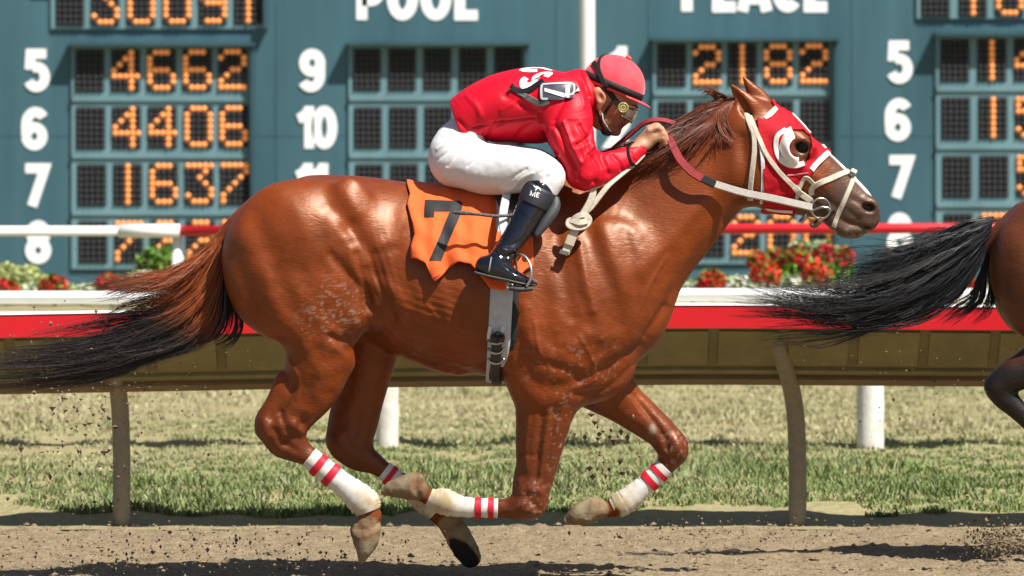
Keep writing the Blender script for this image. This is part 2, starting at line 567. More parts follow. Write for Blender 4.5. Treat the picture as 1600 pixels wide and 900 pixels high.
def glyph_mesh(ch, fn, s=S_):
    """V,F of one glyph; fn maps (u,v) to a world point, twice: front only"""
    V = []; Fc = []
    for si, (path, closed) in enumerate(GLYPH[ch][1]):
        L, R = stroke_poly(path, s, closed)
        b = len(V); n = len(L)
        for l, r in zip(L, R):
            for q in (fn(*l), fn(*r)):
                V.append(q + Vector((0, -.003 * si, 0)) if isinstance(q, Vector) else q)
        for i in range(n if closed else n - 1):
            j = (i + 1) % n
            Fc.append((b + 2 * i, b + 2 * i + 1, b + 2 * j + 1, b + 2 * j))
    return V, Fc
# ================================================================== HORSE BODY
HN = [(462,380,100,60,-48),(470,432,106,58,-56),(484,478,90,54,-58),(496,514,68,48,-58),(500,546,52,40,-57),(497,576,50,36,-56),(488,604,43,31,-54),(464,632,40,26,-52),(448,655,36,23,-50)]
HN_LOW = [(440,664,34,22,-50),(446,684,30,20,-49),(466,699,22,17,-48),(485,712,16,14,-48),(520,740,15,13,-47),(548,763,18,15,-46),(571,783,22,18,-46),(580,800,16,15,-46),(579,816,18,17,-46)]
HN_TEND = [(444,590,12,10,-54),(428,625,10,9,-52),(414,652,12,11,-50),(413,668,13,13,-50)]
HN_HOOF = [(580,806,14,14,-46),(574,824,21,20,-46),(571,842,21,21,-46),(568,858,15,18,-46),(565,872,6,10,-46)]
HF = [(490,400,95,56,46),(540,460,80,52,54),(568,515,60,46,56),(573,550,49,38,54),(568,585,43,34,52),(561,625,38,28,50),(553,665,36,24,48),(548,690,33,22,48)]
HF_LOW = [(546,698,32,21,48),(560,715,25,18,47),(585,728,17,15,46),(603,741,14,13,46),(640,769,14,13,46),(664,787,18,15,46),(682,802,16,14,46),(700,818,18,16,46)]
HF_TEND = [(540,610,12,10,50),(526,650,11,10,48),(519,690,11,12,48)]
HF_HOOF = [(694,812,15,16,46),(708,830,19,20,44),(722,852,20,23,42),(734,874,18,22,40)]
FN = [(880,520,70,46,-48),(862,575,64,44,-52),(855,612,54,38,-53),(850,645,45,33,-52),(843,690,38,28,-50),(837,735,31,24,-48),(830,766,27,23,-47),(824,784,24,22,-46)]
FN_LOW = [(828,782,22,21,-46),(806,790,18,18,-46),(780,791,14,13,-46),(740,790,13,12,-46),(708,786,15,14,-46),(690,780,19,17,-46),(668,773,12,13,-46),(654,764,15,15,-46)]
FN_HOOF = [(660,762,12,14,-46),(646,757,21,19,-46),(628,756,22,20,-46),(611,762,13,17,-46),(601,766,6,10,-46)]
FF = [(920,570,60,40,42),(945,608,42,36,46),(975,632,34,31,46),(1006,656,29,26,46),(1034,679,25,23,45),(1049,698,22,21,45)]
FF_LOW = [(1050,700,22,21,45),(1050,716,20,19,45),(1038,734,15,14,45),(1010,761,14,13,45),(986,780,15,14,45),(968,793,19,17,45),(950,801,11,12,45),(938,800,14,15,45)]
FF_HOOF = [(942,800,12,14,45),(928,800,21,19,45),(910,804,22,20,45),(895,812,13,17,45),(886,818,6,10,45)]

def build_horse_field(h, hind_near=None, box=None):
    f = Field(*(box or (318, 1396, 96, 900, -142, 142)), h)
    # trunk
    f.sweep([(434,402,80,68,0,-.05),(478,396,118,98,0,-.05),(540,392,118,108,0,-.02),(600,402,122,106,0,.1),(660,422,135,112,0,.12),(720,433,143,117,0,.14),
             (780,438,153,115,0,.18),(840,443,168,106,0,.25),(890,446,172,92,0,.3),(925,458,138,78,0,.2),(948,478,96,62,0,0)], k=10)
    # neck
    f.sweep([(915,440,130,80,0,.35),(956,394,124,70,0,.42),(1003,350,110,58,0,.42),(1052,308,97,49,0,.38),(1102,266,82,42,0,.25),(1138,240,72,40,0,.1),(1162,225,62,40,0,0)], k=34)
    # quarters
    f.blob(468,372,52,98,66,52,-25,k=30,sym=True)
    f.blob(398,432,44,44,84,44,-12,k=30,sym=True)
    f.blob(552,308,70,22,32,13,-15,k=26,sym=True)
    # shoulder, triceps, breast
    f.blob(930,462,60,58,108,30,20,k=52,sym=True)
    f.blob(872,520,66,62,92,34,15,k=40,sym=True)
    f.blob(972,515,38,36,60,36,30,k=30,sym=True)
    f.blob(938,588,34,52,36,34,-28,k=26,sym=True)
    # legs
    hn = hind_near or (HN, HN_LOW, HN_TEND, HN_HOOF)
    HP = [(575,878,-46,-.70,.70,0), (690,848,30,-.62,.42,-.66), (630,790,-46,0,1,0), (905,830,45,0,1,0)]
    for (up, low, ten, hoof), kk in ((hn, 18), ((HF, HF_LOW, HF_TEND, HF_HOOF), 24)):
        f.sweep(up, k=kk); f.sweep(ten, k=14); f.sweep(low, k=14)
    if hind_near is None:
        f.blob(556,488,-62,24,38,34,20,k=24); f.blob(537,562,-58,18,16,22,0,k=16)
        f.sweep(HN_HOOF, k=5, clip=(551,835,-46,-.96,.28,0)); f.blob(557,824,-46,9,10,16,0,k=5)
        f.sweep(HF_HOOF, k=6, clip=(711,862,34,-.36,.56,-.75))
    else:
        f.sweep(hn[3], k=6); f.sweep(HF_HOOF, k=6)
    f.sweep(FN, k=34); f.sweep(FN_LOW, k=14); f.sweep(FN_HOOF, k=5, clip=(628,741,-46,-.40,-.92,0)); f.blob(655,744,-46,9,9,16,0,k=5)
    f.sweep([(812,735,8,9,-46),(812,758,11,11,-46),(818,775,11,11,-46)], k=8)
    f.sweep(FF, k=30); f.sweep(FF_LOW, k=14); f.sweep(FF_HOOF, k=5, clip=(905,789,45,-.52,-.85,0)); f.blob(938,788,45,9,8,16,0,k=5)
    f.blob(838,596,60,34,30,22,0,k=26,sym=True)
    # knees: bony front
    f.blob(836,786,-46,16,20,22,40,k=10); f.blob(1058,702,45,16,24,20,-20,k=10)
    # belly, sheath
    f.sweep([(640,530,22,30,0),(680,556,20,26,0),(715,572,12,18,0)], k=26)
    # head
    f.sweep([(1162,200,50,38,0,0),(1190,222,62,42,0,-.06),(1220,264,70,42,0,-.12),(1261,282,58,35,0,-.18),(1298,301,46,28,0,-.15),(1325,317,37,25,0,-.05),(1342,331,32,25,0,0),(1348,336,28,22,0,0)], k=22)
    f.blob(1192,272,26,46,50,22,30,k=16,sym=True)         # jowl
    f.blob(1168,255,20,34,60,24,20,k=30,sym=True)
    f.blob(1247,222,33,26,17,13,38,k=14,sym=True)         # brow
    f.sweep([(1215,212,5,6,-41),(1250,258,5,6,-35),(1285,288,3,5,-26)], k=16)
    f.sweep([(1215,212,5,6,41),(1250,258,5,6,35),(1285,288,3,5,26)], k=16)
    f.blob(1357,322,15,16,15,11,30,k=8,sym=True)          # nostril rims
    f.sweep([(1300,343,13,17,0),(1320,358,14,19,0),(1338,362,11,16,0)], k=9)   # lower lip, chin
    f.blob(1352,346,0,13,12,18,30,k=8)
    f.blob(1356,324,25,11,7,12,15,k=4,sub=True,sym=True)
    for s in (-1, 1):
        f.sweep([(1296,337,2.2,7,26*s),(1318,345,2.2,8,25*s),(1342,352,2.0,8,23*s),(1358,356,2.0,12,14*s)], k=3, sub=True)
    f.blob(1251,230,46,13,9,9,20,k=4,sub=True,sym=True)
    for s in (-1, 1):
        f.sweep([(1235,230,2.0,4,38*s),(1243,219,2.4,5,40*s),(1257,217,2.4,5,40*s),(1268,229,2.0,4,37*s)], k=4)
        f.sweep([(1235,231,2,3,39*s),(1246,243,2,3,39*s),(1260,242,2,3,39*s),(1268,230,2,3,38*s)], k=4)
    # ears
    f.sweep([(1186,182,18,12,-22),(1172,168,18,11,-26),(1157,151,12,8,-26),(1146,138,6,5,-24),(1141,131,2,2.5,-22)], k=7)
    f.sweep([(1168,177,7,9,-36),(1158,163,8,8,-35),(1149,149,6,6,-32),(1144,139,3,3,-28)], k=3, sub=True)
    f.sweep([(1200,172,14,10,20),(1186,153,15,9,22),(1174,138,10,7,21),(1166,126,5,4,20),(1162,120,2,2,19)], k=8)
    f.sweep([(1176,158,6,6,30),(1166,140,4,4,28)], k=3, sub=True)
    # withers & dock
    f.sweep([(345,372,11,12,0),(375,345,16,18,0),(405,322,20,24,0)], k=16)
    return f

MUSCLE = [
 # shoulder blade ridge, grooves between muscles
 ([(915,345),(930,390),(950,440),(965,500)], 11, -3.2, 0), ([(898,360),(910,420),(925,470),(938,520)], 9, 2.4, 0),
 ([(868,360),(880,430),(893,490)], 10, -3.0, 0), ([(905,380),(915,440),(925,480)], 7, 2.5, 0),
 ([(845,420),(850,480),(865,540)], 12, -2.2, 0),
 ([(800,440),(805,520),(825,580),(860,600),(900,590)], 12, -3.5, 0),
 ([(830,530),(860,548),(890,560)], 10, 2.5, 0), ([(840,560),(875,572),(905,582)], 7, -2.5, 0),
 ([(905,590),(950,570),(985,545)], 6, -3.0, 0), ([(900,612),(950,602),(1000,555),(1015,530)], 5, -3.0, 0), ([(995,545),(1020,510),(1040,480)], 6, -4.0, 0),
 ([(988,548),(1000,540)], 8, -5.0, 0),
 # jugular groove and neck muscles
 ([(1130,345),(1090,400),(1045,465),(1010,520)], 10, -3.2, 0), ([(1150,300),(1140,350)], 8, -3.0, 0), ([(1150,262),(1090,320),(1040,370),(990,420)], 16, 2.4, 0),
 ([(1120,215),(1060,270),(990,330)], 16, -2.2, 0), ([(1158,215),(1162,260),(1160,300)], 9, -5.0, 0),
 # hip, quarters
 ([(505,280),(540,300),(560,330)], 12, 3.0, 0), ([(520,320),(545,345),(552,372)], 12, -4.0, 0), ([(548,372),(560,400),(580,430)], 10, 3.5, -1),
 ([(555,350),(575,390),(590,425)], 14, -6.5, 0), ([(520,395),(545,425),(568,450),(574,470)], 7, -4.0, -1), ([(505,310),(500,380),(505,430)], 16, -2.0, 0),
 ([(400,330),(430,400),(455,470),(500,520)], 16, -3.4, 0), ([(365,400),(400,470),(450,530)], 13, -2.4, 0),
 # stifle
 ([(520,522),(535,530),(548,524)], 5, -4.5, -1), ([(525,540),(545,553)], 6, 2.5, -1), ([(500,545),(490,590),(470,620)], 9, -2.6, -1),
 ([(460,600),(445,630),(428,650)], 6, -4.5, -1), ([(478,650),(450,690)], 5, -3.0, -1), ([(452,660),(468,668)], 7, 4.0, -1), ([(432,668),(445,690)], 5, -3.0, -1),
 # flank and ribs
 ([(560,395),(574,440),(580,478)], 6, -5.0, -1), ([(615,330),(620,400),(635,450)], 12, -1.6, 0), ([(640,560),(690,568)], 7, 2.0, 0), ([(790,470),(770,560)], 14, -1.2, 0),
 ([(440,300),(470,340),(500,395)], 16, 2.0, 0), ([(380,365),(420,430),(440,500)], 12, 2.2, 0), ([(470,420),(500,470),(530,505)], 12, -2.0, -1), ([(520,440),(545,470),(556,500)], 12, 2.4, -1), ([(480,540),(500,575),(495,610)], 8, 2.0, -1),
 ([(940,350),(955,400),(975,450)], 10, 2.0, 0), ([(700,500),(735,512),(770,508)], 2.2, 1.6, -1), ([(668,470),(690,500),(700,530)], 2.2, 1.4, -1), ([(835,500),(842,540),(860,575)], 2.4, 1.6, -1), ([(905,520),(925,560),(930,590)], 2.4, 1.6, -1), ([(455,560),(470,590),(466,620)], 2.4, 1.8, -1), ([(828,640),(822,690),(824,730)], 2.2, 1.6, -1), ([(1000,480),(1015,440),(1040,400)], 2.6, 1.4, -1), ([(985,620),(1000,648)], 2.2, 1.4, 1), ([(975,360),(990,420),(1000,470)], 10, -2.0, 0), ([(880,545),(915,520),(945,525)], 9, 2.2, 0), ([(930,560),(960,545)], 7, 2.2, 0), ([(1000,420),(1050,370),(1100,310)], 8, 1.6, 0), ([(820,480),(830,520)], 10, 1.6, 0), ([(700,580),(760,560),(790,575)], 3, 1.4, -1), ([(850,650),(845,700)], 5, 1.6, -1),
 ([(578,420),(600,450),(615,500)], 8, -4.0, 0), ([(600,440),(630,470),(640,520)], 9, 2.6, 0), ([(590,380),(630,365),(650,350)], 7, 1.6, -1), ([(585,395),(625,385)], 6, -1.6, -1),
 ([(640,500),(700,520),(755,530)], 10, -2.2, 0), ([(650,545),(700,560),(730,565)], 6, 2.2, 0), ([(655,440),(665,490),(680,525)], 9, 1.4, 0), ([(690,440),(702,490),(715,530)], 9, 1.4, 0), ([(726,450),(738,500),(748,540)], 9, 1.4, 0),
 # forearm tendons
 ([(848,640),(842,690),(838,745)], 4.5, -4.2, -1), ([(868,640),(860,690),(846,755)], 4, -3.2, -1), ([(858,640),(850,700),(842,760)], 4, 2.2, -1), ([(806,700),(830,708),(838,706)], 3, -1.2, -1),
 ([(985,612),(1015,650),(1038,685),(1042,700)], 4.5, -4.0, 1), ([(985,612),(1015,650),(1038,685),(1042,700)], 4.5, -4.0, -1),
 ([(825,770),(840,792)], 5, -2.5, -1), ([(815,782),(800,795)], 5, 2.5, -1),
 # hooves: coronet line
 ([(549,820),(572,822),(597,812)], 3, -2.4, -1), ([(652,733),(650,756),(657,777)], 3, -2.4, -1), ([(936,778),(932,800),(926,822)], 3, -2.4, 1), ([(690,822),(708,822),(724,812)], 3, -2.4, 1), ([(552,832),(572,834),(594,824)], 3, 1.6, -1), ([(644,735),(642,757),(648,777)], 3, 1.6, -1), ([(928,780),(923,800),(918,822)], 3, 1.6, 1),
 # knees, hocks
 ([(826,760),(846,766)], 5, 2.4, -1), ([(818,792),(838,796)], 5, 2.2, -1), ([(812,748),(814,764)], 5, 3.0, -1), ([(415,655),(420,676)], 6, 3.0, -1), ([(440,640),(452,668)], 4, -3.5, -1), ([(462,655),(472,672)], 5, 3.0, -1), ([(1056,688),(1064,712)], 6, 2.4, 1), ([(440,684),(465,700)], 4, -2.0, -1), ([(540,690),(556,706)], 5, -3.0, 1), ([(560,640),(556,680)], 5, -3.0, 1),
 # face
 ([(1205,300),(1250,300),(1285,312)], 5, -1.8, 0), ([(1275,300),(1310,325)], 5, -2.0, 0), ([(1262,310),(1290,330)], 4, -1.6, 0), ([(1330,310),(1345,318)], 4, -2.0, 0), ([(1325,330),(1340,342)], 4, -1.8, 0),
 ([(1316,360),(1330,356),(1342,360)], 3, 1.8, 0),
]

def coat_colours(V, dark=False):
    x, y, v = V[:, 0], V[:, 1], V[:, 2]
    ch = np.array([0.160, 0.0285, 0.0038]) if not dark else np.array([0.10, 0.028, 0.010])
    C = np.zeros((len(V), 3)) + ch
    nz = fbm(V, 0.012, 3, 5)
    C *= (1 + 0.16 * nz)[:, None]
    def blend(m, c): C[:] = C * (1 - m[:, None]) + np.array(c) * m[:, None]
    sm = lambda a, b, t: np.clip((t - a) / (b - a), 0, 1) ** 2 * (3 - 2 * np.clip((t - a) / (b - a), 0, 1))
    # lower legs a deeper liver colour
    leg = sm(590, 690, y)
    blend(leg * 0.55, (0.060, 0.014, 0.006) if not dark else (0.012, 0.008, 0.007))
    t = (x - 1165) * .77 + (y - 190) * .63
    head = (x > 1150) & (t > 0)
    mz = sm(128, 175, t + 14 * fbm(V, 0.03, 3, 8)) * head
    blend(mz * 0.93, (0.060, 0.040, 0.034))
    lip = sm(352, 362, y) * head * (t > 150) * sm(-.2, .5, fbm(V, 0.09, 2, 3))
    blend(lip * 0.7, (0.34, 0.27, 0.24))
    n_ = (x - 1165) * .63 - (y - 190) * .77
    blz = sm(14, 8, np.abs(v + 1)) * sm(20, 28, n_ - 0) * (t > 45) * (t < 232) * head * (1 - sm(215, 232, t))
    blend(np.clip(blz, 0, 1), (0.78, 0.74, 0.70))
    # dust-caked feet
    for hoof, r in ((HN_HOOF, 24), (HF_HOOF, 26), (FN_HOOF, 24), (FF_HOOF, 24)):
        H = np.array(hoof)[1:]; side = np.sign(H[0, 4])
        d = pdist(V, H[:, :2]); near = sm(r + 2, r - 3, d) * (np.sign(v) == side)
        if not dark: blend(np.clip(near, 0, 1) * np.clip(0.85 + 0.35 * fbm(V, 0.06, 3, 4), 0, 1), (0.205, 0.168, 0.108))
    for low, s in ((HN_LOW, -1), (HF_LOW, 1), (FN_LOW, -1), (FF_LOW, 1)):
        H = np.array(low)[-3:]; d = pdist(V, H[:, :2]); m = sm(26, 12, d) * (np.sign(v) == s)
        if not dark: blend(m * 0.25, (0.24, 0.10, 0.04))
    if not dark:
        s1 = ((x - 711) * -.36 + (y - 862) * .56 + (v - 34) * -.75)
        sole = sm(-3.4, -1.2, s1) * (np.hypot(x - 711, y - 859) < 44) * (v > 2)
        blend(sole, (0.020, 0.020, 0.020))
        # grey mud flecks caked on the stifle
        fl = fbm(V * np.array([0.8, 1.7, 1]) + np.array([0, 0, 0]), 0.21, 3, 21)
        ar = np.exp(-((x - 530) / 42) ** 2 - ((y - 478) / 38) ** 2) + np.exp(-((x - 497) / 26) ** 2 - ((y - 500) / 16) ** 2) * .8
        m = np.clip((fl - 0.28) * 5, 0, 1) * np.clip(ar * 1.6, 0, 1) * (v < 0)
        blend(m * 0.5, (0.30, 0.20, 0.15))
        fl2 = fbm(V, 0.2, 2, 33); ar2 = np.exp(-((x - 885) / 26) ** 2 - ((y - 690) / 70) ** 2) + np.exp(-((x - 1050) / 22) ** 2 - ((y - 705) / 30) ** 2) + np.exp(-((x - 835) / 18) ** 2 - ((y - 780) / 24) ** 2) + .5*np.exp(-((x - 905) / 90) ** 2 - ((y - 570) / 40) ** 2)
        blend(np.clip((fl2 - 0.42) * 5, 0, 1) * np.clip(ar2, 0, 1) * 0.45, (0.45, 0.36, 0.30))
        ch2 = np.exp(-((x - 1020) / 5) ** 2 - ((y - 672) / 7) ** 2) * (v > 0)
        blend(np.clip(ch2 * 1.3, 0, 1) * 0.8, (0.30, 0.27, 0.22))
    eye = np.exp(-((x - 1252) / 20) ** 2 - ((y - 234) / 16) ** 2)
    blend(np.clip(eye * 1.2, 0, 1) * .85, (0.030, 0.018, 0.014))
    nos = np.exp(-((x - 1356) / 11) ** 2 - ((y - 324) / 7.5) ** 2) * (np.abs(v) > 10)
    blend(np.clip(nos * 1.6 - .3, 0, 1) * .9, (0.010, 0.006, 0.006))
    dry = np.ones(len(V))
    if not dark:
        for hoof in (HN_HOOF, HF_HOOF, FN_HOOF, FF_HOOF):
            H = np.array(hoof); d = pdist(V, H[:, :2]); dry = np.minimum(dry, 1 - sm(34, 22, d) * (np.sign(v) == np.sign(H[0, 4])))
    return np.c_[C, dry]

def coat_mat(name, rough, coatw, tint=(1.0, .64, .40), spec=.55):
    m = bpy.data.materials.new(name); m.use_nodes = True
    nt = m.node_tree; N = nt.nodes; L = nt.links; p = N['Principled BSDF']
    at_ = N.new('ShaderNodeAttribute'); at_.attribute_name = 'tint'
    tc = N.new('ShaderNodeTexCoord')
    n1 = N.new('ShaderNodeTexNoise'); n1.inputs['Scale'].default_value = 9; n1.inputs['Detail'].default_value = 8; n1.inputs['Roughness'].default_value = .7
    L.new(tc.outputs['Object'], n1.inputs['Vector'])
    mr = N.new('ShaderNodeMapRange'); mr.inputs[1].default_value = .25; mr.inputs[2].default_value = .75; mr.inputs[3].default_value = .70; mr.inputs[4].default_value = 1.28
    L.new(n1.outputs[0], mr.inputs[0])
    hs = N.new('ShaderNodeHueSaturation'); L.new(at_.outputs['Color'], hs.inputs['Color']); L.new(mr.outputs[0], hs.inputs['Value'])
    L.new(hs.outputs[0], p.inputs['Base Color'])
    p.inputs['Roughness'].default_value = rough
    p.inputs['Specular IOR Level'].default_value = .45
    cw = N.new('ShaderNodeMath'); cw.operation = 'MULTIPLY'; cw.inputs[1].default_value = coatw; L.new(at_.outputs['Alpha'], cw.inputs[0]); L.new(cw.outputs[0], p.inputs['Coat Weight'])
    sw = N.new('ShaderNodeMath'); sw.operation = 'MULTIPLY'; sw.inputs[1].default_value = spec; p.inputs['Specular Tint'].default_value = (*tint, 1); L.new(at_.outputs['Alpha'], sw.inputs[0]); L.new(sw.outputs[0], p.inputs['Specular IOR Level']); p.inputs['Coat Roughness'].default_value = .36
    rr = N.new('ShaderNodeMapRange'); rr.inputs[3].default_value = rough - .10; rr.inputs[4].default_value = rough + .14
    n3 = N.new('ShaderNodeTexNoise'); n3.inputs['Scale'].default_value = 22; n3.inputs['Detail'].default_value = 6
    L.new(tc.outputs['Object'], n3.inputs['Vector']); L.new(n3.outputs[0], rr.inputs[0]); L.new(rr.outputs[0], p.inputs['Roughness'])
    # fine short hair, laid back and down
    mp = N.new('ShaderNodeMapping'); mp.inputs['Rotation'].default_value = (0, .6, 0); mp.inputs['Scale'].default_value = (45, 120, 150)
    L.new(tc.outputs['Object'], mp.inputs[0])
    n2 = N.new('ShaderNodeTexNoise'); n2.inputs['Scale'].default_value = 1.0; n2.inputs['Detail'].default_value = 3
    L.new(mp.outputs[0], n2.inputs['Vector'])
    b = N.new('ShaderNodeBump'); b.inputs['Strength'].default_value = .40; b.inputs['Distance'].default_value = .004
    L.new(n2.outputs[0], b.inputs['Height'])
    n4 = N.new('ShaderNodeTexNoise'); n4.inputs['Scale'].default_value = 16; n4.inputs['Detail'].default_value = 5
    L.new(tc.outputs['Object'], n4.inputs['Vector'])
    b2 = N.new('ShaderNodeBump'); b2.inputs['Strength'].default_value = .3; b2.inputs['Distance'].default_value = .010
    L.new(n4.outputs[0], b2.inputs['Height']); L.new(b.outputs[0], b2.inputs['Normal']); L.new(b2.outputs[0], p.inputs['Normal'])
    return m

HRES = 2.35
horse = empty('race_horse', wpt(700, 908), 'chestnut racehorse in full gallop with orange number seven cloth', 'horse')
_f = build_horse_field(HRES)
HV, HFc = _f.mesh(3)
HV = strokes(HV, HFc, [(a, w * 1.15, amp * 1.05, sd) for a, w, amp, sd in MUSCLE])
HV = relax(HV, HFc, .5)
# loose skin: fine creases at the flank and behind the stifle, veins on the belly
_N = normals(HV, HFc)
if (_N * (HV - HV.mean(0))).sum() < 0: _N = -_N
_x, _y = HV[:, 0], HV[:, 1]
_fl = np.exp(-((_x - 592) / 26) ** 2 - ((_y - 440) / 55) ** 2)
_HVd = .7 * np.sin((_x * .92 + _y * -.28) * .62 + 2 * noise3(HV, .03, 3)) * _fl
_fl2 = np.exp(-((_x - 685) / 65) ** 2 - ((_y - 490) / 42) ** 2)
_HVd += .6 * np.sin((_y * .95 - _x * .38) * .55 + 3 * noise3(HV, .02, 6)) * _fl2
_HVd += .8 * fbm(HV, .05, 3, 2) * np.clip((_y - 300) / 200, 0, 1)
HV = HV + _N * (_HVd * np.clip(np.abs(_N[:, 2]) * 2, 0, 1))[:, None]
HV = relax(HV, HFc, .25)
M_COAT = coat_mat('chestnut coat', .44, .20)
# mud cakes on the hooves
_dr = coat_colours(HV)[:, 3]
HV = HV + normals(HV, HFc) * ((1 - _dr) * 1.3 * fbm(HV, .07, 4, 61))[:, None]
horse_body = mesh_obj('body', warr(HV), HFc, M_COAT, horse)
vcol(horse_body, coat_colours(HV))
HB = bvh_of(horse_body)
for s in (-1, 1):
    # eyeball set in its socket
    bm = bmesh.new(); bmesh.ops.create_uvsphere(bm, u_segments=20, v_segments=14, radius=16.0 / SP)
    me = bpy.data.meshes.new('eye'); bm.to_mesh(me); bm.free()
    me.materials.append(mat('dark eye', (0.003, 0.002, 0.002), .05, .18))
    me.polygons.foreach_set('use_smooth', [True] * len(me.polygons))
    eo = bpy.data.objects.new('eye', me); COL.objects.link(eo); eo.location = wpt(1251, 230, 28.5 * s); set_parent(eo, horse)

# ------------------------------------------------------------------ hair
def strands(guides, n, cols, rad=1.0, jit=3.0, vspread=20.0, sub=5, S=SP, Y0=0.0, seed=1, clumps=60, fade=1.0, lenr=(.7, 1.0), wave=3.0, push=None):
    """guides: list of polylines of (x,y,v); strands interpolate neighbours, gathered in clumps"""
    rng = np.random.default_rng(seed)
    G = [catmull(g, 8) for g in guides]; K = 26
    R = []
    for g in G:
        d = np.r_[0, np.cumsum(np.linalg.norm(np.diff(g, axis=0), axis=1))]; d /= d[-1]
        R.append(np.stack([np.interp(np.linspace(0, 1, K), d, g[:, k]) for k in range(3)], 1))
    R = np.array(R)
    cw = rng.random(clumps) * (len(R) - 1); co = rng.normal(0, 1, (clumps, 3)); cph = rng.random((clumps, 2)) * 6.28
    Vs = []; Fs = []; Cs = []; t = np.linspace(0, 1, K)
    seg = 3
    for i in range(n):
        c = rng.integers(clumps); u = np.clip(cw[c] + rng.normal(0, .07), 0, len(R) - 1.001)
        a = int(u); w = u - a
        P = R[a] * (1 - w) + R[a + 1] * w
        L = rng.uniform(*lenr) if rng.random() < .85 else rng.uniform(lenr[0] * .6, lenr[1])
        P = np.stack([np.interp(t * L, t, P[:, k]) for k in range(3)], 1)
        env = (t ** 1.2)[:, None]
        off = np.array([jit * 1.2, jit, vspread]) * co[c] * env * 1.0
        own = rng.normal(0, 1, 3) * np.array([jit * .25, jit * .17, vspread * .2]) * (.35 + .9 * env) * (5.0 if rng.random() < .04 else 1)
        wv = np.stack([np.zeros(K), np.sin(t * 5 + cph[c, 0] + rng.normal(0, .15)) + .45 * np.sin(t * 12 + cph[c, 1]), np.cos(t * 6 + cph[c, 1])], 1) * wave * env
        P = P + off + own + wv
        if push is not None: P = push(P)
        r = rad * rng.uniform(.7, 1.25) * (1 - .75 * t ** 2) * (0.5 + 0.5 * np.minimum(1, t * 12))
        T = np.gradient(P, axis=0); T /= np.maximum(np.linalg.norm(T, axis=1, keepdims=True), 1e-9)
        A = np.cross(T, (0, 0, 1.0)); A /= np.maximum(np.linalg.norm(A, axis=1, keepdims=True), 1e-9); Bv = np.cross(T, A)
        b = len(Vs) * K * seg
        ringv = []
        for j in range(seg):
            an = 2 * math.pi * j / seg
            ringv.append(P + (A * math.cos(an) + Bv * math.sin(an)) * r[:, None])
        Vs.append(np.stack(ringv, 1).reshape(-1, 3))
        cc = cols(t, rng, P)
        Cs.append(np.repeat(cc, seg, 0))
    V = np.vstack(Vs); C = np.vstack(Cs)
    base = []
    for k in range(K - 1):
        for j in range(seg):
            base.append((k * seg + j, k * seg + (j + 1) % seg, (k + 1) * seg + (j + 1) % seg, (k + 1) * seg + j))
    base = np.array(base)
    Fc = (base[None] + (np.arange(n) * K * seg)[:, None, None]).reshape(-1, 4)
    return warr(V, S, Y0), Fc, C

def hair(name, sets, m, parent):
    V = []; Fc = []; C = []; b = 0
    for v, f, c in sets:
        V.append(v); Fc.append(f + b); C.append(c); b += len(v)
    o = mesh_obj(name, np.vstack(V), np.vstack(Fc), m, parent)
    vcol(o, np.vstack(C))
    return o

def push_out(P, want=1.5):
    for _ in range(4):
        I = np.clip(((P - _f.o) / _f.h).round().astype(int), 0, np.array(_f.n) - 1)
        d = _f.F[I[:, 0], I[:, 1], I[:, 2]]
        m = np.clip(want - d, 0, 14)
        P = P + np.stack([np.zeros(len(P)), -.45 * m, -.75 * m], 1)
    Q = P.copy(); Q[1:-1] = (P[:-2] + 2 * P[1:-1] + P[2:]) / 4
    return Q
HT = []; HM = []
M_HAIR = mat('horse hair', (.1, .05, .03), .38, .5, attr='tint')
def tail_cols(t, rng, P):
    br = np.array([.30, .078, .022]) * rng.uniform(.6, 1.5); bl = np.array([.022, .018, .018]) * rng.uniform(.4, 1.5)
    if rng.random() < .16: bl = np.array([.10, .075, .070]) * rng.uniform(.6, 1.3)
    m = np.clip((255 - P[:, 0]) / 95 + (P[:, 1] - 455) / 55 + rng.normal(0, .25), 0, 1)[:, None]
    return br * (1 - m) + bl * m
_tg = [
 [(356,352,0),(318,392,-6),(268,420,-6),(205,428,0),(105,436,0)],
 [(354,358,-6),(318,402,-10),(270,438,-10),(215,448,-6),(165,452,0)],
 [(352,366,-8),(322,418,-12),(280,455,-12),(225,468,-10),(150,500,-6)],
 [(350,376,-8),(326,432,-14),(290,478,-14),(215,510,-12),(110,540,-8),(-30,552,-4)],
 [(350,384,-6),(330,448,-14),(292,500,-16),(220,533,-14),(110,552,-10),(-40,566,-6)],
 [(350,392,-4),(334,462,-12),(300,520,-16),(225,546,-16),(115,568,-12),(-40,578,-6)],
 [(350,400,0),(338,470,-8),(308,530,-12),(235,552,-14),(130,582,-10),(-30,596,-4)],
 [(351,408,4),(344,476,0),(322,530,-6),(250,552,-8),(150,590,-6),(-10,604,0)],
]
HT.append(strands(_tg, 3000, tail_cols, rad=.55, jit=8.0, vspread=15, seed=3, clumps=105, wave=8.0, lenr=(.45, 1.0)))
_tg2 = [
 [(352,385,-4),(340,440,-10),(326,490,-12),(300,520,-10),(255,528,-6)],
 [(354,400,-4),(350,450,-8),(346,490,-10),(330,520,-8),(300,532,-6)],
 [(356,412,-2),(356,462,-6),(362,500,-6),(352,528,-6),(325,542,-4)],
 [(357,420,0),(362,465,-2),(378,500,-2),(372,528,-2),(350,548,0)],
]
HT.append(strands(_tg2, 260, lambda t, r, P: np.zeros((len(t), 3)) + np.array([.022, .014, .014]) * r.uniform(.5, 1.6), rad=.9, jit=3, vspread=7, seed=5, clumps=22, wave=2.0))

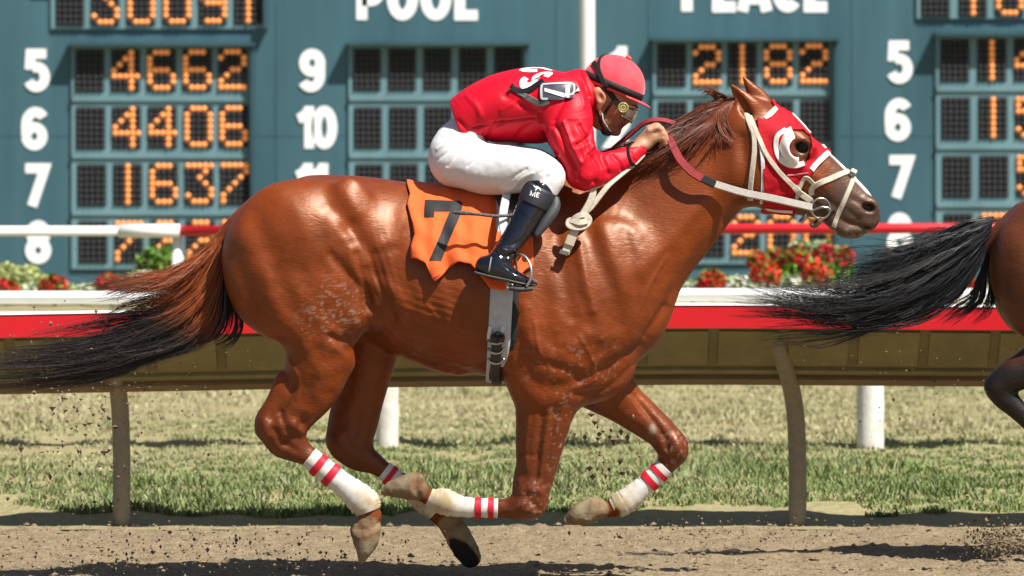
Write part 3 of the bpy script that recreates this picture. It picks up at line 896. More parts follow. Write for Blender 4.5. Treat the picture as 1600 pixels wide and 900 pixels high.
def mane_cols(t, rng, P):
    c = np.array([.130, .032, .012]) * rng.uniform(.45, 1.6)
    return np.zeros((len(t), 3)) + c * (1 + .3 * t[:, None])
_mg = [
 [(1158,160,0),(1122,158,-2),(1082,174,-4),(1042,198,-6),(1008,222,-8)],
 [(1160,164,-2),(1130,172,-8),(1100,182,-14),(1060,205,-18),(1022,228,-22)],
 [(1140,164,-4),(1110,180,-14),(1078,200,-20),(1040,226,-26),(1004,250,-26)],
 [(1115,168,-4),(1090,190,-16),(1058,215,-24),(1024,240,-30),(992,262,-30)],
 [(1085,180,-4),(1062,202,-16),(1036,226,-26),(1008,250,-32),(975,270,-32)],
 [(1055,196,-4),(1036,212,-16),(1014,234,-26),(990,256,-32),(962,274,-34)],
 [(1150,165,-6),(1122,194,-30),(1086,224,-44),(1048,246,-50),(1012,264,-50)],
 [(1028,212,-4),(1008,226,-16),(985,244,-26),(962,258,-32),(936,272,-34)],
]
HM.append(strands(_mg, 2300, mane_cols, rad=.55, jit=6.5, vspread=7, seed=8, clumps=110, wave=5.0, lenr=(.55, 1.0), push=push_out))
_mg2 = [
 [(1150,163,-4),(1140,180,-26),(1128,205,-40),(1112,225,-46),(1094,248,-50)],
 [(1135,166,-4),(1124,186,-26),(1114,210,-42),(1104,232,-48),(1096,246,-50)],
 [(1142,165,-4),(1134,180,-24),(1136,196,-38),(1142,208,-42),(1150,222,-44)],
 [(1126,168,-4),(1118,186,-24),(1120,204,-40),(1130,216,-44),(1146,224,-46)],
]
HM.append(strands(_mg2, 110, mane_cols, rad=.8, jit=2.5, vspread=3, seed=9, clumps=16, wave=2.0, push=push_out))
_mg3 = [
 [(1150,166,0),(1138,152,-4),(1126,146,-6),(1112,142,-6),(1098,152,-4)],
 [(1135,168,0),(1126,150,2),(1118,140,4),(1110,136,4),(1104,134,2)],
 [(1122,170,0),(1116,152,-2),(1108,146,-4),(1100,144,-4),(1088,150,-2)],
]
HM.append(strands(_mg3, 120, mane_cols, rad=.75, jit=4, vspread=6, seed=10, clumps=24, wave=2.0, push=push_out))
# a few hairs lifted off the crest beside the rider's hands
HM.append(strands([[(1010,222,0),(985,222,0),(962,228,0),(945,236,0)], [(990,232,0),(970,232,0),(955,236,0),(940,244,0)]], 40, mane_cols, rad=.6, jit=3, vspread=6, seed=12, clumps=14, push=push_out))
hair('tail', HT, M_HAIR, horse)
hair('mane', HM, M_HAIR, horse)
# ================================================================== TACK
M_LEATHER_W = mat('pale strap', (.56, .50, .40), .55, .4, var=.25, vscale=60, bump=.2, bscale=300)
M_RED = mat('red fabric', (.50, .006, .016), .65, .2, var=.3, vscale=30, bump=.3, bscale=400)
M_WHITE_TRIM = mat('white trim', (.72, .70, .66), .6, .3, var=.15, vscale=80)
M_STEEL = mat('steel', (.42, .41, .39), .28, .5, metal=1.0)
M_BLACK = mat('black leather', (.012, .012, .013), .35, .5)

# ---- hood
hood = empty('blinker_hood', wpt(1220, 300), 'red blinker hood with white half cup over the eye of the chestnut horse', 'horse hood')
HOODP = [(1181,184),(1193,188),(1204,182),(1214,172),(1208,166),(1205,160),(1208,150),(1225,150),(1270,170),(1310,222),(1301,236),(1284,248),(1268,266),(1263,276),(1247,292),(1243,318),(1242,334),(1216,332),(1192,330),(1190,318),(1192,296),(1189,250),(1184,214)]
EYEH = [(1226,208),(1238,203),(1252,204),(1263,213),(1266,228),(1262,242),(1256,254),(1244,250),(1236,240),(1230,226)]
_fh = build_horse_field(1.4, box=(1150, 1325, 128, 350, -58, 58))
QV, QF = _fh.mesh(2)
fm = QV[QF].mean(1)
sel = inside(fm[:, :2], HOODP) & ~inside(fm[:, :2], EYEH)
ff = QF[sel]; uq, inv = np.unique(ff, return_inverse=True); ff = inv.reshape(-1, 4)
hv = QV[uq].copy()
NN = normals(QV, QF)
hn_ = NN[uq]
# snap the ragged border to the drawn edges
ed = np.sort(np.vstack([ff[:, [k, (k + 1) % 4]] for k in range(4)]), 1)
ue, ct = np.unique(ed, axis=0, return_counts=True)
bv = np.unique(ue[ct == 1])
for i in bv:
    p = hv[i, :2]; best = None
    for poly in (HOODP, EYEH):
        Q = np.array(poly + poly[:1], float)
        for a, b in zip(Q[:-1], Q[1:]):
            d = b - a; t = np.clip((p - a) @ d / (d @ d), 0, 1); c = a + t * d
            if best is None or np.hypot(*(c - p)) < best[0]: best = (np.hypot(*(c - p)), c)
    if best[0] < 3 and abs(hn_[i, 2]) > .35: hv[i, :2] = best[1]
wr = 1.2 * fbm(hv, .05, 3, 17) + .8 * np.sin(hv[:, 1] * .35 + hv[:, 0] * .1) * np.clip((hv[:, 1] - 270) / 40, 0, 1)
hv = hv + hn_ * (3.6 + wr)[:, None]
hood_o = mesh_obj('fabric', warr(hv), ff, M_RED, hood)
sd = hood_o.modifiers.new('thickness', 'SOLIDIFY'); sd.thickness = .003; sd.offset = -1
HOODB = bvh_of(hood_o)
class Two:
    """nearest of several surfaces along a ray"""
    def __init__(s, *b): s.b = b
    def ray_cast(s, o, d, L):
        best = (None, None, None, None)
        for b in s.b:
            h = b.ray_cast(o, d, L)
            if h[0] is not None and (best[0] is None or h[3] < best[3]): best = h
        return best
class Far(Two):
    def ray_cast(s, o, d, L):
        best = (None, None, None, None)
        for b in s.b:
            h = b.ray_cast(o, d, L)
            if h[0] is not None and (best[0] is None or h[3] > best[3]): best = h
        return best
HEADB = Two(HB, HOODB); HEADF = Far(HB, HOODB)
px = lambda p: p / SP
surf_strap('edge_trim', HEADB, [(1268,266),(1275,257),(1285,247),(1295,238)], px(4.5), .003, M_WHITE_TRIM, hood, .001, True)
surf_strap('edge_trim', HEADB, [(1184,208),(1189,230),(1192,260),(1192,290),(1190,318)], px(3.2), .003, M_WHITE_TRIM, hood, .001, True)
surf_strap('edge_trim', HEADB, [(1191,325),(1212,329),(1238,331)], px(2.6), .003, M_WHITE_TRIM, hood, .001, True)
surf_strap('ear_trim', HEADB, [(1196,186),(1206,176),(1214,168)], px(4.5), .003, M_WHITE_TRIM, hood, .001, True)
surf_strap('nose_lacing', HEADB, [(1238,178),(1252,192),(1266,208)], px(2.6), .003, M_WHITE_TRIM, hood, .001, True)
surf_strap('nose_lacing', HEADB, [(1270,214),(1281,222),(1290,232)], px(2.6), .003, M_WHITE_TRIM, hood, .001, True)
surf_strap('seam_tape', HEADB, [(1230,274),(1248,272),(1263,270)], px(1.2), .002, mat('pink seam', (.62, .16, .2), .7), hood, .001, True)
# half cup: a scoop standing out behind the eye
def eye_cup(sg):
    V = []; Fc = []; n = 18; rows = 7
    for i in range(n):
        t = i / (n - 1)
        a = math.radians(-108 - 168 * t)              # sweep from above, behind, to below the eye
        cx, cy = 1243, 230
        for j in range(rows):
            s = j / (rows - 1)
            r = 30 - 17 * s
            dome = 22 * math.sin(s * math.pi * .5) * (math.sin(math.pi * min(1, max(0, .05 + t * .9))) ** .5)
            x = cx + r * math.cos(a) * .95; y = cy + r * math.sin(a) * -1.12
            y = cy - r * math.sin(a) * 1.12
            y = cy + r * math.sin(a) * 1.12
            V.append((x, y, (-44 - dome)))
    for i in range(n - 1):
        for j in range(rows - 1):
            a = i * rows + j; Fc.append((a, a + 1, a + rows + 1, a + rows))
    V = np.array(V); V[:, 2] *= sg * -1 if sg > 0 else 1
    o = mesh_obj('eye_cup', warr(V), Fc, mat('white plastic cup', (.72, .72, .68), .35, .5, var=.1, vscale=40), hood)
    sd = o.modifiers.new('thickness', 'SOLIDIFY'); sd.thickness = .005
    return o
eye_cup(-1); eye_cup(1)
surf_strap('cup_rim', HEADB, [(1227,203),(1215,212),(1212,228),(1216,246),(1230,257),(1244,259),(1256,255)], px(4.0), .006, mat('white plastic cup', (.72, .72, .68), .35), hood, .001, True)

# ---- bridle
bridle = empty('bridle', wpt(1230, 330), 'pale leather racing bridle with ring bit on the chestnut horse', 'bridle')
surf_strap('headpiece', HEADB, [(1166,178),(1173,195),(1179,210)], px(5.2), .004, M_LEATHER_W, bridle, .004, True)
surf_strap('throat_lash', HEADB, [(1172,190),(1178,210),(1179,235),(1176,265),(1173,295),(1172,312)], px(4.2), .004, M_LEATHER_W, bridle, .005, True)
surf_strap('cheek_piece', HEADB, [(1172,184),(1185,214),(1196,240),(1215,266),(1236,288),(1250,300),(1268,314)], px(3.8), .004, M_LEATHER_W, bridle, .006, True)
surf_strap('cheek_keeper', HEADB, [(1240,291),(1252,303),(1266,313)], px(5.2), .006, M_LEATHER_W, bridle, .009, True)
surf_strap('nose_band', HEADB, [(1268,304),(1268,295),(1278,287),(1296,280),(1314,272),(1328,268),(1335,267)], px(4.6), .005, M_LEATHER_W, bridle, .002, True)
surf_strap('nose_band_side', HEADB, [(1244,314),(1248,296),(1256,280),(1262,278),(1272,288)], px(3.4), .004, M_LEATHER_W, bridle, .002, True)
surf_strap('flash_strap', HEADB, [(1335,274),(1328,292),(1318,316),(1308,338),(1303,354)], px(4.0), .005, M_LEATHER_W, bridle, .002, True)
_p = [Vector(wpt(1331,270,-20)), Vector(wpt(1334,267,-11)), Vector(wpt(1335,266,0)), Vector(wpt(1334,267,11)), Vector(wpt(1331,270,20))]
ribbon('nose_band_bridge', vcat(_p), [Vector((.45, 0, .9))] * 25, px(5), .005, M_LEATHER_W, bridle)
for sg in (-1, 1):
    c = Vector(wpt(1281, 325, 31 * sg)); 
    ring('bit_ring', c, Vector((1, .2 * sg * -1, 0)).normalized(), Vector((0, 0, 1)), px(15), px(16), px(2.0), M_STEEL, bridle)
    rod('bit_lever', vcat([Vector(wpt(1264, 330, 36 * sg)), Vector(wpt(1280, 323, 37 * sg)), Vector(wpt(1294, 324, 35 * sg))], 5), px(2.0), M_STEEL, bridle)
    rod('bit_mouth', [Vector(wpt(1292, 325, 33 * sg)), Vector(wpt(1303, 331, 16 * sg))], px(2.4), M_STEEL, bridle)
    ribbon('curb_strap', vcat([Vector(wpt(1281, 338, 32 * sg)), Vector(wpt(1279, 346, 30 * sg)), Vector(wpt(1274, 352, 22 * sg)), Vector(wpt(1268, 352, 8 * sg))]), [Vector((0, sg, -.2))] * 19, px(3.5), .006, mat('brown strap', (.20, .14, .09), .6), bridle)
    rod('buckle', vcat([Vector(wpt(1258, 332, 32 * sg)), Vector(wpt(1256, 342, 32 * sg)), Vector(wpt(1250, 347, 31 * sg))], 4), px(2.4), M_STEEL, bridle)

# ---- reins
reins = empty('reins', wpt(1100, 300), 'pale leather and red rubber reins held by the jockey in red', 'reins')
M_REIN = mat('grey webbing', (.46, .42, .38), .7, .3, var=.25, vscale=90, bump=.4, bscale=700)
M_GRIP = mat('red rubber grip', (.30, .020, .028), .6, .4, var=.3, vscale=40, bump=.4, bscale=400)
def rein_path(sg):
    leather = [(1266,323,36*sg),(1240,317,46*sg),(1205,309,53*sg),(1160,300,54*sg),(1113,286,62*sg)]
    black = [(1115,287,62*sg),(1105,282,64*sg),(1094,277,66*sg)]
    grip = [(1095,278,66*sg),(1078,267,66*sg),(1062,250,61*sg),(1053,234,52*sg),(1046,218,38*sg),(1040,208,26*sg)]
    for nm, P, w, m in (('rein_leather', leather, 6.2, M_REIN), ('rein_joint', black, 6.4, M_BLACK), ('rein_grip', grip, 6.6, M_GRIP)):
        pp = vcat([wpt(*q) for q in P]); ribbon(nm, pp, [Vector((0, sg, .25))] * len(pp), px(w) , px(3.2), m, reins)
rein_path(-1); rein_path(1)
_top = vcat([wpt(1072,206,-8), wpt(1058,196,-10), wpt(1040,189,-12), wpt(1022,188,-12), wpt(1008,192,-8), wpt(996,201,-2), wpt(980,215,4), wpt(962,230,10), wpt(948,244,14)])
ribbon('rein_grip', _top, [Vector((-.3, -.75, .6))] * len(_top), px(4.6), px(2.6), M_GRIP, reins)
_end = vcat([wpt(1004,240,-60), wpt(990,254,-70), wpt(970,270,-82), wpt(950,287,-92), wpt(936,304,-96), wpt(922,322,-98), wpt(908,335,-98)])
ribbon('rein_end', _end, [Vector((0, -1, .3))] * len(_end), px(4.4), px(2.2), M_LEATHER_W, reins)
_end2 = vcat([wpt(926,290,-96), wpt(924,304,-98), wpt(918,318,-100), wpt(906,338,-102)])
ribbon('rein_end', _end2, [Vector((0, -1, .3))] * len(_end2), px(5.6), px(2.2), M_LEATHER_W, reins)
_kn = vcat([wpt(892,352,-98), wpt(896,340,-106), wpt(910,333,-108), wpt(919,340,-106), wpt(914,350,-108), wpt(900,353,-110), wpt(888,349,-106), wpt(890,342,-104), wpt(904,345,-112), wpt(916,343,-110)])
ribbon('rein_knot', _kn, [Vector((0, -1, .25))] * len(_kn), px(5.2), px(3.4), M_LEATHER_W, reins)
_tl = vcat([wpt(899,352,-104), wpt(894,364,-106), wpt(889,376,-107), wpt(882,392,-108)])
ribbon('rein_tail', _tl, [Vector((0, -1, .2))] * len(_tl), px(7.0), px(2.6), M_LEATHER_W, reins)
_bk = [wpt(893,365,-111), wpt(888,379,-112)]
ribbon('rein_keeper', [Vector(q) for q in _bk], [Vector((0, -1, .2))] * 2, px(7.6), px(1.6), mat('tan strap', (.45, .38, .28), .5), reins)
_bk = [wpt(881,388,-110), wpt(879,394,-110)]
ribbon('rein_buckle', [Vector(q) for q in _bk], [Vector((0, -1, .2))] * 2, px(8.0), px(2.4), M_STEEL, reins)

# ---- saddle cloth
cloth = empty('saddle_cloth', wpt(730, 290), 'orange saddle cloth with black number 7 on the chestnut horse', 'saddle cloth')
M_ORANGE = mat('orange cloth', (.80, .118, .018), .7, .3, var=.12, vscale=14, bump=.25, bscale=600, sheen=.1)
HX = [636,644,660,668,676,688,700,715,735,750,765,785,805,822,832]
HY = [402,404,409,424,437,430,415,409,412,427,446,450,436,418,414]
nu, nw = 64, 60
def cloth_side(sg):
    G = np.zeros((nu, nw, 3))
    for i in range(nu):
        x = 636 + (833 - 636) * i / (nu - 1)
        th = np.radians(np.linspace(0, 135, 90)); tab = []
        c = Vector(wpt(x, 400, 0))
        for t in th:
            h = HB.ray_cast(c, Vector((0, math.sin(t) * sg, math.cos(t))), 1.0)
            p = h[0]
            tab.append(((CAM_H - p.z) * SP + HORIZON, abs(p.y) * SP))
        tab = np.array(tab)
        s = np.r_[0, np.cumsum(np.hypot(np.diff(tab[:, 0]), np.diff(tab[:, 1])))]
        hy = np.interp(x, HX, HY)
        k = np.argmax((tab[:, 0] > hy) & (tab[:, 1] > 40)); sh = np.interp(hy, tab[k - 1:k + 1, 0], tab[k - 1:k + 1, 1] * 0 + s[k - 1:k + 1])
        for j in range(nw):
            w = j / (nw - 1); ss = sh * w
            y = np.interp(ss, s, tab[:, 0]); v = np.interp(ss, s, tab[:, 1])
            y2 = np.interp(min(ss + 2, s[-1]), s, tab[:, 0]); v2 = np.interp(min(ss + 2, s[-1]), s, tab[:, 1])
            ty, tv = y2 - y, v2 - v; L = math.hypot(ty, tv) or 1
            ny, nv = -tv / L, ty / L
            fold = 3.4 * w * math.sin(x * .085 + w * 2.2) + 2.2 * w * math.sin(x * .19 - w * 3 + 1) + 1.1 * math.sin(x * .11 - y * .16) * w
            off = 4.5 + 9 * w ** 2 + fold + (5 * math.exp(-((x - 700) / 26) ** 2 - ((y - 360) / 50) ** 2))
            if x > 770: off = off * .55 + 1
            xl = np.interp(y, [288, 305, 320, 345, 365, 385, 405], [0, 4, 1, 6, 9, 5, 6]) * (1 - i / (nu - 1)) ** 3 * 1.4
            G[i, j] = (x + xl, y + ny * off, sg * (v + nv * off))
    return G
GA = cloth_side(-1); GB = cloth_side(1)
GG = np.concatenate([GA[:, ::-1], GB[:, 1:]], 1)
GG += np.stack([np.zeros(GG.shape[:2]), np.zeros(GG.shape[:2]), .9 * np.sign(GG[..., 2]) * fbm(GG.reshape(-1, 3) * np.array([1, 1, .4]), .07, 3, 44).reshape(GG.shape[:2])], 2)
nh = GG.shape[1]
cf = [(i * nh + j, i * nh + j + 1, (i + 1) * nh + j + 1, (i + 1) * nh + j) for i in range(nu - 1) for j in range(nh - 1)]
cloth_o = mesh_obj('cloth', warr(GG.reshape(-1, 3)), cf, M_ORANGE, cloth)
CB = bvh_of(cloth_o)
sd = cloth_o.modifiers.new('thickness', 'SOLIDIFY'); sd.thickness = .0025; sd.offset = 0
M_NUM = mat('black print', (.018, .017, .018), .55, .3, var=.2, vscale=60, bump=.3, bscale=250)
patch('numeral_seven', CB, [(664,313),(719,315),(723,320),(721,332),(689,408),(671,407),(703,331),(679,331),(678,340),(663,340)], .0035, M_NUM, cloth, 4)
surf_strap('hem_stitching', CB, [(648,408),(662,414),(670,429),(677,434),(686,430)], px(1.0), .001, mat('red thread', (.5, .03, .02), .7), cloth, .003)
0 and surf_strap('hem_stitching', CB, [(772,330),(766,345),(760,360),(752,380),(746,396)], px(.9), .001, mat('red thread', (.5, .03, .02), .7), cloth, .003)

# ---- girth
girth = empty('girth', wpt(778, 600), 'grey elastic girth with three steel loops behind the foreleg of the chestnut horse', 'girth')
M_GIRTH = mat('grey elastic', (.52, .54, .57), .6, .3, var=.25, vscale=30, bump=.3, bscale=500)
HCB = Far(HB)
loop_strap('pad', HB, (797,300), (782,603), px(21), .005, mat('navy pad', (.012, .014, .02), .8), girth, .002, 72)
loop_strap('band', HB, (792,300), (776,603), px(17.5), .006, M_GIRTH, girth, .008, 72)
GBV = Two(HB, *[bvh_of(o) for o in girth.children])
surf_strap('white_tab', GBV, [(767,510),(765,520),(764,532)], px(3.5), .003, M_WHITE_TRIM, girth, .002)
surf_strap('white_tab', GBV, [(787,510),(783,520),(781,530)], px(3.5), .003, M_WHITE_TRIM, girth, .002)
surf_strap('girth_strap', GBV, [(776,522),(776,540),(775,560),(774,580),(776,597)], px(8), .009, mat('dark brown strap', (.035, .025, .02), .5, var=.3, vscale=60), girth, .004)
_b = vcat([wpt(771,530,-116), wpt(772,520,-122), wpt(778,515,-124), wpt(784,520,-122), wpt(783,530,-118)])
ribbon('strap_roll', _b, [Vector((0, 0, 1))] * len(_b), px(5), px(3), mat('dark brown strap', (.035, .025, .02), .5), girth)
for yy in (533, 548, 564):
    P = []
    for xx, dy in ((762,-4),(767,2),(775,4),(783,2),(788,-4)):
        h, nn = sight(GBV, xx, yy + dy)
        if h is not None: P.append(h + Vector((0, -.018 if 764 < xx < 786 else -.006, 0)))
    rod('steel_loop', vcat(P, 4), px(2.1), M_STEEL, girth)

# ---- saddle
saddle = empty('saddle', wpt(770, 300), 'small black racing saddle with pale pad under the jockey in red', 'saddle')
tube('pad', [(690,276,3,30,0),(700,285,6,52,0),(730,290,7,62,0),(770,291,8,66,0),(815,284,8,60,0)], mat('lilac pad', (.50, .48, .54), .7), saddle, 28)
tube('seat', [(715,276,5,36,0),(745,282,8,46,0),(790,281,9,50,0),(835,270,10,46,0),(862,255,9,34,0),(872,248,4,20,0)], M_BLACK, saddle, 28)
CBX = Two(HB, CB)
for sg in (-1, 1):
    fl = patch('flap', CBX, [(770,300),(868,292),(872,312),(862,332),(846,356),(834,374),(828,366),(822,350),(800,330),(778,322)], .012, mat('dark grey flap', (.045, .047, .05), .5, bump=.3, bscale=200), saddle, 5)
    if sg > 0:
        for vv in fl.data.vertices: vv.co.y = -vv.co.y
        fl.data.flip_normals()
    sd = fl.modifiers.new('thickness', 'SOLIDIFY'); sd.thickness = .012; sd.offset = 0
    _k = vcat([wpt(868,306,-112), wpt(866,322,-118), wpt(852,344,-124), wpt(836,366,-128)]) if sg < 0 else vcat([wpt(868,306,112), wpt(866,322,118), wpt(852,344,124), wpt(836,366,128)])
    rod('knee_roll', _k, px(9), mat('dark grey flap', (.045, .047, .05), .5), saddle, 10, rfun=lambda t: .35 + .65 * math.sin(math.pi * min(1, .12 + t * .8)))
    _l = vcat([wpt(796,290,sg*66), wpt(790,310,sg*100), wpt(786,345,sg*126), wpt(796,392,sg*146)])
    ribbon('stirrup_leather', _l, [Vector((0, sg, .2))] * len(_l), px(6.5), px(2), mat('pale leather', (.62, .62, .60), .6), saddle)
    # stirrup iron: arch and tread
    A = [(790,432,160),(806,436,168),(826,438,168),(829,424,166),(826,406,160),(816,394,154),(806,392,152)]
    rod('stirrup_arch', vcat([wpt(x, y, sg * v) for x, y, v in [(822,442,164),(829,428,168),(829,412,166),(822,398,158),(812,393,150),(806,398,140),(808,420,130),(810,440,128)]], 5), px(2.1), mat('aluminium', (.55, .55, .53), .4, metal=1.0), saddle)
    tube('stirrup_tread', [(795,444,4,17,sg*147),(812,446,5,20,sg*147),(832,445,4,16,sg*147)], mat('tread rubber', (.04, .04, .04), .7), saddle, 12)
# ---- whip carried against the cloth
whip = empty('riding_whip', wpt(740, 332), 'thin braided black riding whip lying across the orange saddle cloth', 'whip')
rod('shaft', vcat([wpt(712,329,-142), wpt(745,331,-143), wpt(778,334,-138), wpt(812,330,-118), wpt(850,310,-100)]), px(2.6), mat('braided whip', (.012, .012, .013), .6, .2, var=.6, vscale=160, vcol2=(.16, .155, .15)), whip)
rod('popper', vcat([wpt(708,328,-141), wpt(722,329,-143), wpt(742,330,-145)]), px(3.6), mat('braided whip'  , (.05, .05, .055)), whip, rfun=lambda t: .4 + .6 * math.sin(math.pi * t))

# ---- leg wraps
M_WRAP = mat('white bandage', (.74, .72, .67), .75, .2, attr='tint', bump=.25, bscale=500)
M_STRIPE = mat('red tape', (.55, .012, .03), .55, .3, var=.2, vscale=60)
WRAPS = [
 ('left hind leg', -1, [(484,711,17,15,-48),(500,724,17.5,15,-48),(520,740,18,15.5,-47),(536,753,19,16,-47),(550,764,21,17,-46),(564,776,24,20,-46),(573,786,25,21,-46),(577,796,20,19,-46)], [(.10, .17), (.24, .31)], (585, 790)),
 ('right hind leg', 1, [(599,738,16,14.5,46),(612,748,15.5,14,46),(626,759,15.5,14,46),(645,773,16,14.5,46),(660,784,20,17,46),(672,793,20,17,46),(682,802,17,15,46)], [(.09, .17), (.26, .33)], (668, 792)),
 ('left fore leg', -1, [(778,791,15.5,14,-46),(760,790.5,15.5,14,-46),(740,790,15.5,14,-46),(720,788,17,15,-46),(704,784,20,18,-46),(692,780,21,19,-46),(680,777,18,17,-46),(671,773,14,14,-46)], [(.05, .12), (.20, .27)], (690, 780)),
 ('right fore leg', 1, [(1040,732,16,15,45),(1028,744,16,15,45),(1010,760,16,15,45),(995,773,17.5,16,45),(980,785,20,18,45),(968,792,20,18,45),(958,797,15,15,45)], [(.10, .17), (.24, .31)], (968, 792)),
]
for leg, sg, P, st, dirty in WRAPS:
    w = empty('leg_wrap', wpt(P[-1][0], P[-1][1], P[-1][4]), 'white bandage with two red stripes on the chestnut horse\'s ' + leg, 'leg bandage', 'leg bandages of the chestnut horse')
    o = tube('bandage', P, M_WRAP, w, 28, sub=14, wob=.35, wscale=.06, seed=int(P[0][0]))
    # horizontal wrap creases, displaced for real
    me = o.data; n = len(me.vertices); co = np.zeros(n * 3); me.vertices.foreach_get('co', co); co = co.reshape(-1, 3)
    nr = n // 28; cen = co.reshape(nr, 28, 3).mean(1); d = co.reshape(nr, 28, 3) - cen[:, None]; L = np.linalg.norm(d, axis=2, keepdims=True)
    _r2 = np.random.default_rng(nr); rr = np.array([(-2.0 * _r2.random() ** 1.5 * (i % 3 == 0) + .3 * math.sin(i * .6)) / SP for i in range(nr)])
    jj = np.array([.5 + .5 * math.sin(j * .5 + .8) for j in range(28)])
    co = (cen[:, None] + d * (1 + (rr[:, None] * jj[None])[:, :, None] / L)).reshape(-1, 3)
    me.vertices.foreach_set('co', co.ravel()); me.update()
    pxs = np.stack([co[:, 0] * SP + 800, (CAM_H - co[:, 2]) * SP + HORIZON, co[:, 1] * SP], 1)
    dm = np.clip(1.35 - np.hypot(pxs[:, 0] - dirty[0], pxs[:, 1] - dirty[1]) / 38, 0, 1) * np.clip(.75 + .6 * fbm(pxs, .09, 3, 5), 0, 1)
    sp = np.clip((fbm(pxs, .22, 2, 9) - .62) * 4, 0, .5)
    dm = np.clip(dm + sp * .5, 0, 1) * (1.0 if sg < 0 or 'fore' in leg else 1.15)
    dm = np.clip(dm, 0, 1)
    vcol(o, np.array([.60, .585, .55]) * (1 - dm[:, None]) + np.array([.36, .28, .16]) * dm[:, None])
    D = catmull(P, 14); nD = len(D) - 1
    for a, b in st:
        seg_ = [tuple(np.array([np.interp((a + (b - a) * q / 3) * nD, np.arange(nD + 1), D[:, k]) for k in range(5)]) + np.array([0, 0, 1.5, 1.5, 0])) for q in range(4)]
        tube('red_stripe', seg_, M_STRIPE, w, 28, caps=False, sub=3, wob=.5, wscale=.1)
# ================================================================== JOCKEY
jockey = empty('person', wpt(790, 300), 'jockey in red jacket, white breeches and red helmet crouched over the chestnut horse', 'person')
M_SKIN = mat('tanned skin', (.30, .125, .070), .5, .4, attr='tint', var=.12, vscale=40, bump=.15, bscale=220)
# ---- body: one figure; head and hands show
J = Field(664, 1050, 84, 452, -172, 172, 2.0)
J.sweep([(715,240,26,46,0),(745,200,24,44,0),(800,168,42,58,0),(860,160,46,64,0),(892,158,34,40,0),(915,158,22,22,0),(936,160,20,19,0)], k=20)
for s in (-1, 1):
    J.sweep([(720,245,30,30,38*s),(770,262,32,28,62*s),(820,265,28,26,84*s),(852,272,22,22,96*s)], k=16)
    J.sweep([(852,274,20,20,97*s),(826,325,18,18,110*s),(800,368,14,14,124*s),(775,408,12,12,140*s)], k=10)
    J.sweep([(768,414,8,10,142*s),(800,425,8,11,144*s),(828,435,5,9,144*s)], k=8)
    J.sweep([(880,160,26,24,62*s),(892,205,22,20,80*s),(912,268,17,17,84*s)], k=14)
J.sweep([(912,268,16,16,-84),(955,252,13,14,-72),(990,234,10,11,-60),(1002,226,10,12,-55)], k=10)
J.sweep([(912,268,16,16,84),(955,252,13,14,66),(990,234,10,11,40),(1002,226,10,12,32)], k=10)
# skull and face, looking ahead and down
J.blob(954,140,0,42,37,32,25,k=8)
J.sweep([(958,160,34,29,0),(961,176,26,26,0),(958,190,17,20,0),(955,198,12,15,0)], k=10)
J.sweep([(930,168,10,26,0),(942,186,10,22,0),(956,199,9,13,0)], k=10)      # jaw line
J.sweep([(924,170,14,18,0),(936,190,12,15,0)], k=12)                       # throat
J.sweep([(994,166,3.5,4.5,0),(990,177,4.5,5,0),(985,186,5.0,6.5,0)], k=6)  # nose
J.blob(981,189,4,4,3.2,3.5,0,k=3,sym=True)
J.sweep([(976,192,4.5,9,0),(973,196,3.5,8,0)], k=4)                        # upper lip
J.sweep([(968,201,4,8,0)]*2 + [(967,203,4,7,0)], k=3)
J.blob(962,206,0,8,6,9,40,k=5)                                             # chin
J.blob(990,160,14,7,5,10,30,k=6,sym=True)                                  # brow
J.sweep([(969,197.5,4,1.0,0),(976,197.5,4,1.0,0)], k=2, sub=True)
J.blob(972,170,22,12,8,6,40,k=5,sym=True)                                  # cheekbone
# ears
for s in (-1, 1):
    J.sweep([(933,143,8,5,36*s),(938,154,9,5,37*s),(935,168,5,4,34*s)], k=3)
    J.blob(938,152,43*s,5,8,6,-15,k=2,sub=True)
# hands closed round the reins: palm, four bent fingers, thumb
def hand(s, v0):
    q = lambda x, y, v: (x, y, v0 + s * v)
    J.caps(q(1000,227,0), q(1014,214,1), 11, 12, 8)
    J.caps(q(1010,222,2), q(1020,210,3), 10, 11, 6)
    kn = [((1014,201),(1027,196),(1034,204)), ((1018,206),(1032,201),(1038,210)), ((1020,212),(1035,208),(1040,217)), ((1020,218),(1034,215),(1038,224))]
    for i, (a, b, c) in enumerate(kn):
        r = (4.6, 4.8, 4.6, 4.0)[i]
        J.caps(q(a[0], a[1], 6), q(b[0], b[1], 10), r + .6, r, 2)
        J.caps(q(b[0], b[1], 10), q(c[0], c[1], 4), r, r - .3, 1.5)
        J.caps(q(c[0], c[1], 4), q(c[0] - 8, c[1] + 4, -5), r - .3, r - .9, 1.5)
    J.caps(q(1006,216,8), q(1014,203,13), 5.5, 5, 4); J.caps(q(1014,203,13), q(1026,198,14), 5, 4.2, 2)
hand(-1, -46); hand(1, 24)
JV, JF = J.mesh(2)
jb = mesh_obj('body', warr(JV), JF, M_SKIN, jockey)
x_, y_ = JV[:, 0], JV[:, 1]
jc = np.zeros((len(JV), 3)) + np.array([.44, .185, .105])
jc *= (1 + .15 * fbm(JV, .08, 3, 4))[:, None]
hd = x_ > 990; hd &= y_ > 190
jc[hd] = np.array([.50, .26, .16]) * (1 + .12 * fbm(JV[hd], .1, 3, 4))[:, None]
lip = (np.hypot(x_ - 973, y_ - 197) < 6); jc[lip] = (.26, .075, .06)
bd = np.clip(1.2 - np.hypot(x_ - 955, (y_ - 198) * .9) / 22, 0, 1) * .45 * (y_ > 178) * (x_ < 985)
jc = jc * (1 - bd[:, None]) + np.array([.12, .06, .045]) * bd[:, None]
vcol(jb, jc)
JB = bvh_of(jb)

